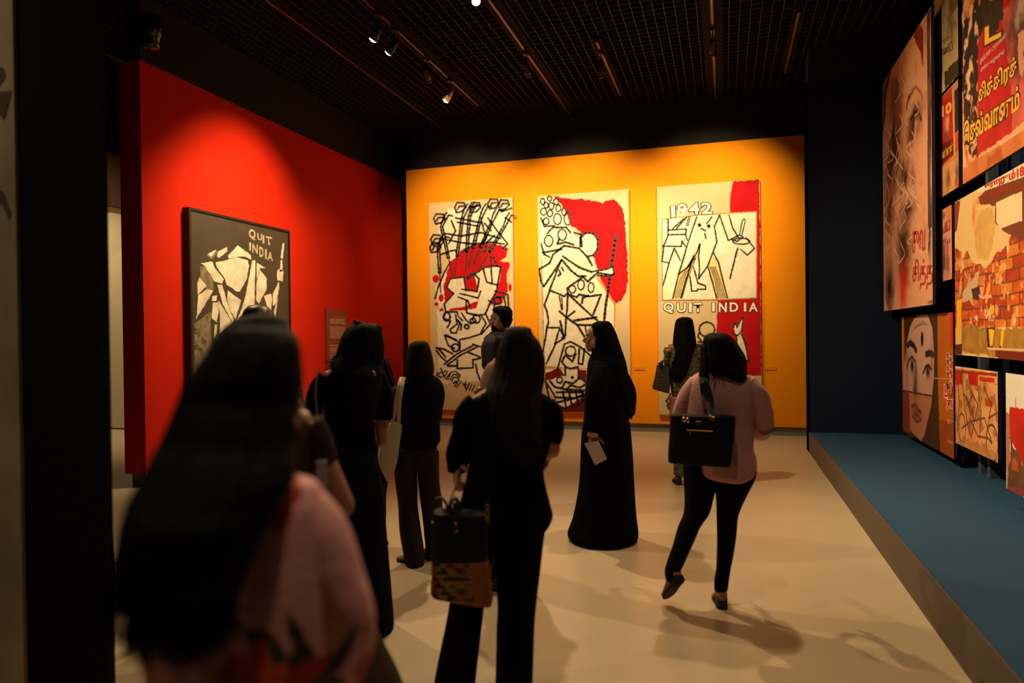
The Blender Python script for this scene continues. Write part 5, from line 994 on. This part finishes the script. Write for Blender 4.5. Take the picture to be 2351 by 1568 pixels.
for q in 'lr': e.shoe(e.J['a'+q]+U3*.0, nrm(e.f-e.r*(.9 if q == 'l' else .1)), mat('grey_suede', (.10, .075, .05), .7), heel=.02)
tb = thing('cotton_tote', 'off-white cotton tote bag on the shoulder of the woman with the bob', 'bag', e.W(893, 1100, -.1))
M_cot = mat('off_white_cotton', (.50, .40, .30), .9, bump=.3, bscale=90)
MB().grid(e.rings([((966, 976), 898, 924, .02, -.1), ((985, 995), 886, 922, .035, -.1), ((1020, 1028), 872, 917, .05, -.1), ((1045, 1050), 868, 914, .055, -.1), ((1070, 1075), 872, 908, .05, -.1), ((1092, 1090), 882, 900, .03, -.1), ((1105, 1104), 888, 891, .01, -.1)], ex=3, fold=.07, seed=66)).build('bag_body', M_cot, tb, True)
strap(e, 'strap', [e.W(901, 968, -.11), e.W(909, 925, -.15), e.W(917, 885, -.13), e.W(922, 868, -.06), e.W(925, 866, .03)], .028, M_cot, tb)
strap(e, 'strap', [e.W(915, 972, -.11), e.W(917, 930, -.16), e.W(923, 885, -.14), e.W(927, 868, -.06), e.W(930, 866, .03)], .028, M_cot, tb)

# ---- woman in the black dress, sunglasses on her head
f_ = Fig('woman in a long black short-sleeved dress with sunglasses pushed up on her head', 825, 3.85, -5)
f_.skeleton(1.66, head=f_.W(836, 790), neck=f_.W(822, 838), sl=f_.W(750, 872), sr=f_.W(872, 878), er=f_.W(879, 1012, .02), wr=f_.W(872, 990, .22), el=f_.W(735, 1010, .02), wl=f_.W(745, 1062, .10), chest=f_.W(806, 910), waist=f_.W(805, 985), pelvis=f_.W(806, 1060), al=f_.W(800, 1432, .05), ar=f_.W(855, 1432, .05), hl=f_.W(785, 1080), hr=f_.W(835, 1080), kl=f_.W(790, 1240), kr=f_.W(845, 1240))
f_.body(thick=.9)
f_.loft('dress', [(838, 794, 850, .05), (848, 766, 876, .08), (862, 745, 888, .10), (885, 738, 886, .115), (920, 742, 866, .12), (964, 744, 859, .12), (1000, 745, 861, .11), (1029, 742, 864, .12), (1064, 742, 866, .14), (1121, 738, 879, .15), (1180, 733, 884, .16), (1235, 730, 889, .17), (1340, 724, 898, .19), (1420, 722, 904, .20), (1440, 724, 903, .20)], M_bcloth, fold=.045, seed=71, ff=9, n=64)
f_.sleeve([f_.W(868, 872), f_.W(880, 910), f_.W(879, 960, .01)], [.050, .056, .055], M_bcloth, seed=72)
f_.sleeve([f_.W(752, 868), f_.W(734, 895), f_.W(722, 950, .02)], [.052, .060, .060], M_bcloth, seed=73)
f_.loft('hair', [(742, 822, 852, .03), (746, 806, 866, .06), (757, 794, 875, .085), (776, 783, 879, .10), (800, 776, 881, .105), (820, 770, 880, .11), (838, 760, 878, .11, -.01), (860, 765, 876, .10, -.05), (900, 775, 872, .08, -.09), (950, 790, 862, .05, -.12), (985, 805, 850, .02, -.13)], M_hair, groove=.05, seed=74, n=64)
wisps('loose_hair', f_, [f_.W(780, 810), f_.W(765, 838)], [f_.W(764, 828, -.02), f_.W(748, 846, -.02)], M_hair, f_.t, 40, 8, .0012, .012)
sg_ = thing('sunglasses', 'dark sunglasses pushed up on the hair of the woman in the black dress', 'sunglasses', f_.W(844, 745, -.02))
M_lensd = mat('smoked_lens', (.008, .007, .007), .12)
for A_, B_, C_, D_ in (((813, 735), (838, 743), (836, 752), (814, 749)), ((848, 744), (876, 750), (874, 764), (850, 758))):
    fr_ = MB().slab([f_.W(*p, -.03) for p in (A_, B_, C_, D_)], f_.n*.004).build('lens', M_lensd, sg_)
    MB().tube([f_.W(*p, -.032) for p in (A_, B_, C_, D_, A_)], [.0028]*5, 6).build('rim', M_shoe, fr_)
MB().tube([f_.W(838, 744, -.03), f_.W(843, 741, -.035), f_.W(848, 745, -.03)], [.0025]*3, 6).build('bridge', M_shoe, sg_)
for x, y, x2, y2 in ((813, 736, 806, 752), (877, 750, 876, 766)): MB().tube([f_.W(x, y, -.03), f_.W(x2, y2, .05)], [.0028, .0022], 6).build('temple', mat('grey_brown_temple', (.16, .12, .09), .4), sg_)
cb = thing('crossbody_bag', 'dark bag on a thin tan strap beside the woman in the black dress', 'bag', f_.W(722, 1000, .0))
strap(f_, 'strap', [f_.W(734, 846, -.07), f_.W(727, 870, -.11), f_.W(725, 905, -.11), f_.W(728, 960, -.10), f_.W(724, 1010, -.05)], .010, mat('tan_strap', (.24, .13, .06), .6), cb)
MB().grid(f_.rings([(1000, 712, 738, .03, -.06), (1004, 708, 742, .04, -.06), (1040, 706, 744, .045, -.06), (1062, 708, 742, .04, -.06)], ex=5)).build('bag_body', M_shoe, cb, True)

# ---- person behind her right shoulder
h2 = Fig('shorter person with dark brown hair and small gold clips, behind the black dress', 868, 5.3, -20)
h2.skeleton(1.42, head=h2.W(870, 860), neck=h2.W(868, 885), er=h2.W(892, 960), wr=h2.W(880, 980, .1), sr=h2.W(890, 905), hl=h2.W(850, 1070), hr=h2.W(866, 1070), kl=h2.W(850, 1150), kr=h2.W(866, 1150), al=h2.W(850, 1236), ar=h2.W(867, 1236)); h2.body(voxel=.007)
h2.loft('top', [(880, 850, 896, .05), (888, 836, 912, .08), (900, 826, 914, .10), (940, 826, 908, .11), (1030, 828, 900, .12), (1080, 830, 896, .13)], mat('dark_brown_cloth', (.018, .011, .007), .9), fold=.05, seed=81)
h2.loft('trousers', [(1075, 832, 892, .12), (1150, 836, 884, .11), (1240, 838, 880, .10)], M_jean, seed=82)
limbs(h2, mat('dark_brown_cloth', (.018, .011, .007), .9), M_jean)
h2.loft('hair', [(818, 858, 882, .04), (823, 846, 890, .08), (838, 842, 897, .10), (858, 842, 902, .10), (876, 846, 907, .07, -.02), (886, 870, 906, .03, -.03)], M_hair, groove=.06, seed=83)
for x, y in ((858, 855), (887, 875)): MB().tube([f_.W(x-5, y-3, -.135) if x < 870 else h2.W(x-4, y-5, -.12), f_.W(x, y+1, -.14) if x < 870 else h2.W(x, y, -.13), f_.W(x+4, y+7, -.135) if x < 870 else h2.W(x+3, y+7, -.12)], [.005, .009, .004], 8, 3).build('hair_clip', mat('tarnished_gold', (.35, .24, .10), .4, metal=.5), h2.t if x > 870 else f_.t, True)
for q in 'lr': h2.shoe(h2.J['a'+q]+U3*.01, h2.f, M_shoe)

# ---- person with a close-shaved head further back
i_ = Fig('tall person with a smooth reddish shaved head seen past brown hair', 590, 4.3, 10, M_skin2)
i_.skeleton(1.76, head=i_.W(590, 742)); i_.body()
i_.loft('cropped_hair', [(702, 578, 602, .03), (705, 568, 612, .06), (714, 559, 621, .08), (730, 556, 625, .095), (748, 557, 624, .10), (762, 562, 618, .09)], mat('short_reddish_hair', (.06, .016, .010), .45), seed=85)
i_.loft('jacket', [(790, 565, 615, .06), (802, 548, 632, .09), (815, 528, 652, .12), (850, 518, 660, .14), (950, 522, 656, .14), (1060, 524, 654, .14)], mat('dark_jacket', (.012, .009, .008), .9), fold=.05, seed=86)
i_.loft('trousers', [(1050, 526, 652, .13), (1120, 534, 648, .12)], M_jean, seed=87)
limbs(i_, mat('dark_jacket', (.012, .009, .008), .9), M_jean)
for q in 'lr': i_.shoe(i_.J['a'+q]+U3*.01, i_.f, M_shoe)

# ---- woman with raised arm, in front of the nearest one
j = Fig('woman with brown hair in a long brown dress raising her bare right arm', 640, 1.95, 10)
j.skeleton(1.66, head=j.W(590, 815), neck=j.W(600, 900), sl=j.W(520, 965), sr=j.W(700, 985, .0), er=j.W(788, 1165, .04), wr=j.W(694, 968, .10), el=j.W(480, 1130, .02), wl=j.W(520, 1000, .2), chest=j.W(610, 1060), waist=j.W(620, 1220), pelvis=j.W(630, 1330))
j.body(hands=(('r', j.W(676, 905, .06)-j.W(694, 968, .10), -j.r, .7, -1),), thick=.9)
M_brd = mat('brown_dress_cloth', (.036, .018, .009), .9, spec=.1, noise=.2, scale=12, bump=.2, bscale=80)
j.loft('dress', [(925, 560, 640, .05), (945, 525, 690, .08), (980, 505, 720, .10), (1060, 512, 716, .11), (1200, 530, 730, .10), (1300, 510, 790, .13), (1400, 490, 845, .16), (1480, 480, 885, .18), (1568, 465, 926, .20), (1750, 440, 980, .22), (1950, 420, 1020, .24)], M_brd, fold=.04, seed=91, ff=9, n=64)
j.sleeve([j.W(700, 975), j.W(722, 1020, .01), j.W(738, 1062, .02)], [.052, .050, .046], M_brd, seed=92)
j.loft('hair', [(721, 584, 618, .03), (727, 560, 642, .06), (738, 534, 656, .085), (760, 508, 664, .10), (800, 494, 670, .11), (860, 492, 672, .11), (930, 500, 665, .09, -.04)], M_hairb, groove=.05, seed=93, n=64)
wt = tag(MB().tube([j.W(707, 985, .10), j.W(716, 1003, .095)], [.036, .036], 24).build('wristwatch', mat('dark_watch', (.06, .045, .02), .35), None, True), 'dark wristwatch on the raised bare arm behind the nearest woman', 'watch')
ph_ = thing('phone', 'pale phone held at chest height beside the raised bare arm', 'phone', j.W(738, 1090, -.06))
MB().obox(j.W(738, 1090, -.06), j.r, U3, j.n, .014, .038, .005).build('case', mat('pale_grey_case', (.26, .24, .30), .4), ph_, bevel=.003)
for q in 'lr': j.shoe(j.J['a'+q]+U3*.01, j.f, M_shoe)

# ---- nearest woman: huge sweep of black hair over a pink blouse
k_ = Fig('nearest woman seen from behind, very long black hair over a pink floral blouse', 560, 1.18, -18)
k_.skeleton(1.62, head=k_.W(588, 905), neck=k_.W(580, 1060), sl=k_.W(455, 1215), sr=k_.W(672, 1210), er=k_.W(790, 1420, .0), wr=k_.W(730, 1440, .2), el=k_.W(380, 1450, .0), wl=k_.W(450, 1450, .2), chest=k_.W(575, 1250), waist=k_.W(575, 1480), pelvis=k_.W(575, 1700))
k_.body(thick=.75, face=k_.n*.75+k_.r*.66, headk=.9, voxel=.006)
M_blouse = mat('pink_floral_blouse', (1, 1, 1), .8, attr='print', noise=.10, scale=10, bump=.2, bscale=50)
def printed(fig, name, R, flowers, base, m):
    o = MB().grid(R); me = o.mesh(name); V_ = np.array(o.v); C_ = np.ones((len(V_), 3))*np.array(base)
    for px, py, dd_, r1, r2, ang, col in flowers:
        p = fig.W(px, py, dd_); u_ = (V_-p)@fig.r; v_ = (V_-p)[:, 2]; front = ((V_-fig.A)@fig.n) < .02
        a_ = math.radians(ang); x_ = u_*math.cos(a_)+v_*math.sin(a_); y_ = -u_*math.sin(a_)+v_*math.cos(a_)
        w_ = np.clip((1.15-((x_/r1)**2+(y_/r2)**2)+.5*(fbm(u_*60, v_*60, 3)-.5))*3, 0, 1)*front
        C_ = C_*(1-w_[:, None])+np.array(S(*col))*w_[:, None]
    ca = me.color_attributes.new('print', 'FLOAT_COLOR', 'POINT'); ca.data.foreach_set('color', np.column_stack([C_, np.ones(len(C_))]).ravel())
    return link(name, me, m, fig.t, True)
PINK = (.64, .29, .29)
OR_, RD_, GN_, DK_ = (208, 70, 24), (160, 34, 20), (34, 44, 22), (30, 16, 10)
fl_ = [(625, 1160, -.12, .03, .05, 20, RD_), (668, 1125, -.10, .018, .03, 20, RD_), (628, 1500, -.12, .013, .045, 30, GN_), (600, 1480, -.12, .01, .03, 50, GN_), (598, 1545, -.12, .016, .05, 0, OR_), (545, 1562, -.12, .016, .04, 10, OR_), (520, 1570, -.12, .016, .035, -10, RD_), (650, 1575, -.12, .03, .03, 0, OR_),
    (700, 1545, -.12, .022, .035, 10, DK_), (690, 1490, -.12, .010, .05, 20, DK_), (720, 1565, -.10, .05, .03, 0, RD_), (795, 1520, -.10, .012, .045, -25, GN_), (770, 1565, -.1, .02, .012, 0, DK_), (845, 1560, -.05, .02, .04, 0, RD_), (335, 1500, -.06, .01, .10, 0, (170, 100, 20)), (480, 1640, -.1, .05, .05, 0, OR_), (600, 1680, -.1, .07, .06, 0, OR_), (720, 1680, -.1, .06, .07, 0, GN_)]
printed(k_, 'blouse', k_.rings([(1096, 560, 706, .04), (1104, 510, 726, .06), (1125, 450, 742, .075), (1160, 408, 755, .09), (1230, 380, 765, .10), (1330, 352, 772, .11), (1428, 332, 775, .115), (1500, 331, 770, .12), (1568, 333, 768, .12), (1700, 325, 790, .13), (1840, 318, 810, .14)], sub=14, n=160, fold=.05, seed=95), fl_, PINK, M_blouse)
def sl(fig, pts, rad, seed):
    q = cr_interp(np.column_stack([pts, rad]), 22); n = 72; R = []; T = np.gradient(q[:, :3], axis=0); a_ = fig.r
    for i, (row, t) in enumerate(zip(q, T)):
        t = nrm(t); a_ = nrm(a_-t*(a_@t)); b_ = np.cross(t, a_); th = np.linspace(0, 2*np.pi, n, endpoint=False)
        kk = 1+.14*(fbm(np.cos(th)*1.3+3, np.sin(th)*1.3+i*.05, seed, 3)-.5)
        R.append(row[:3]+np.outer(np.cos(th)*kk*row[3], a_)+np.outer(np.sin(th)*kk*row[3], b_))
    return np.array(R)
printed(k_, 'sleeve', sl(k_, [k_.W(692, 1150), k_.W(732, 1220, -.02), k_.W(764, 1330, -.03), k_.W(784, 1420, -.02), k_.W(778, 1500, .03), k_.W(752, 1560, .10)], [.036, .046, .050, .055, .056, .05], 96), fl_, PINK, M_blouse)
printed(k_, 'sleeve', sl(k_, [k_.W(455, 1165), k_.W(415, 1260), k_.W(392, 1360), k_.W(385, 1440, .02), k_.W(400, 1500, .08)], [.04, .048, .05, .05, .045], 97), fl_, PINK, M_blouse)
MB().grid(k_.rings([(1800, 330, 800, .13), (1860, 340, 790, .135), (2100, 360, 770, .12), (3000, 380, 740, .10)], sub=4, fold=.04, seed=98)).build('trousers', M_jean, k_.t, True)
for q in 'lr': k_.shoe(k_.J['a'+q]+U3*.01, k_.f, M_shoe)
k_.loft('hair', [(748, 560, 640, .02), (756, 515, 664, .05), (775, 496, 682, .07), (802, 478, 690, .085), (840, 452, 693, .095), (872, 430, 694, .10), (913, 412, 689, .10), (943, 400, 686, .10, -.01), (978, 386, 682, .10, -.02), (1013, 370, 680, .10, -.03), (1050, 350, 678, .10, -.05), (1095, 329, 674, .10, -.07),
    (1147, 300, 645, .095, -.09), (1190, 284, 618, .09, -.11), (1235, 272, 600, .08, -.12), (1294, 265, 575, .07, -.13), (1350, 272, 552, .055, -.135), (1400, 290, 535, .04, -.14), (1440, 325, 520, .028, -.14), (1480, 375, 500, .012, -.14)], M_hair, groove=.04, seed=99, n=120)
RT = [k_.W(275, 1260, -.14), k_.W(290, 1360, -.15), k_.W(330, 1410, -.16), k_.W(400, 1460, -.16), k_.W(470, 1450, -.16), k_.W(540, 1380, -.16)]
TP = [k_.W(258, 1370, -.14), k_.W(290, 1470, -.15), k_.W(325, 1490, -.16), k_.W(396, 1510, -.16), k_.W(466, 1500, -.16), k_.W(520, 1450, -.16)]
wisps('loose_hair', k_, RT, TP, M_hair, k_.t, 420, 10, .0011, .014)
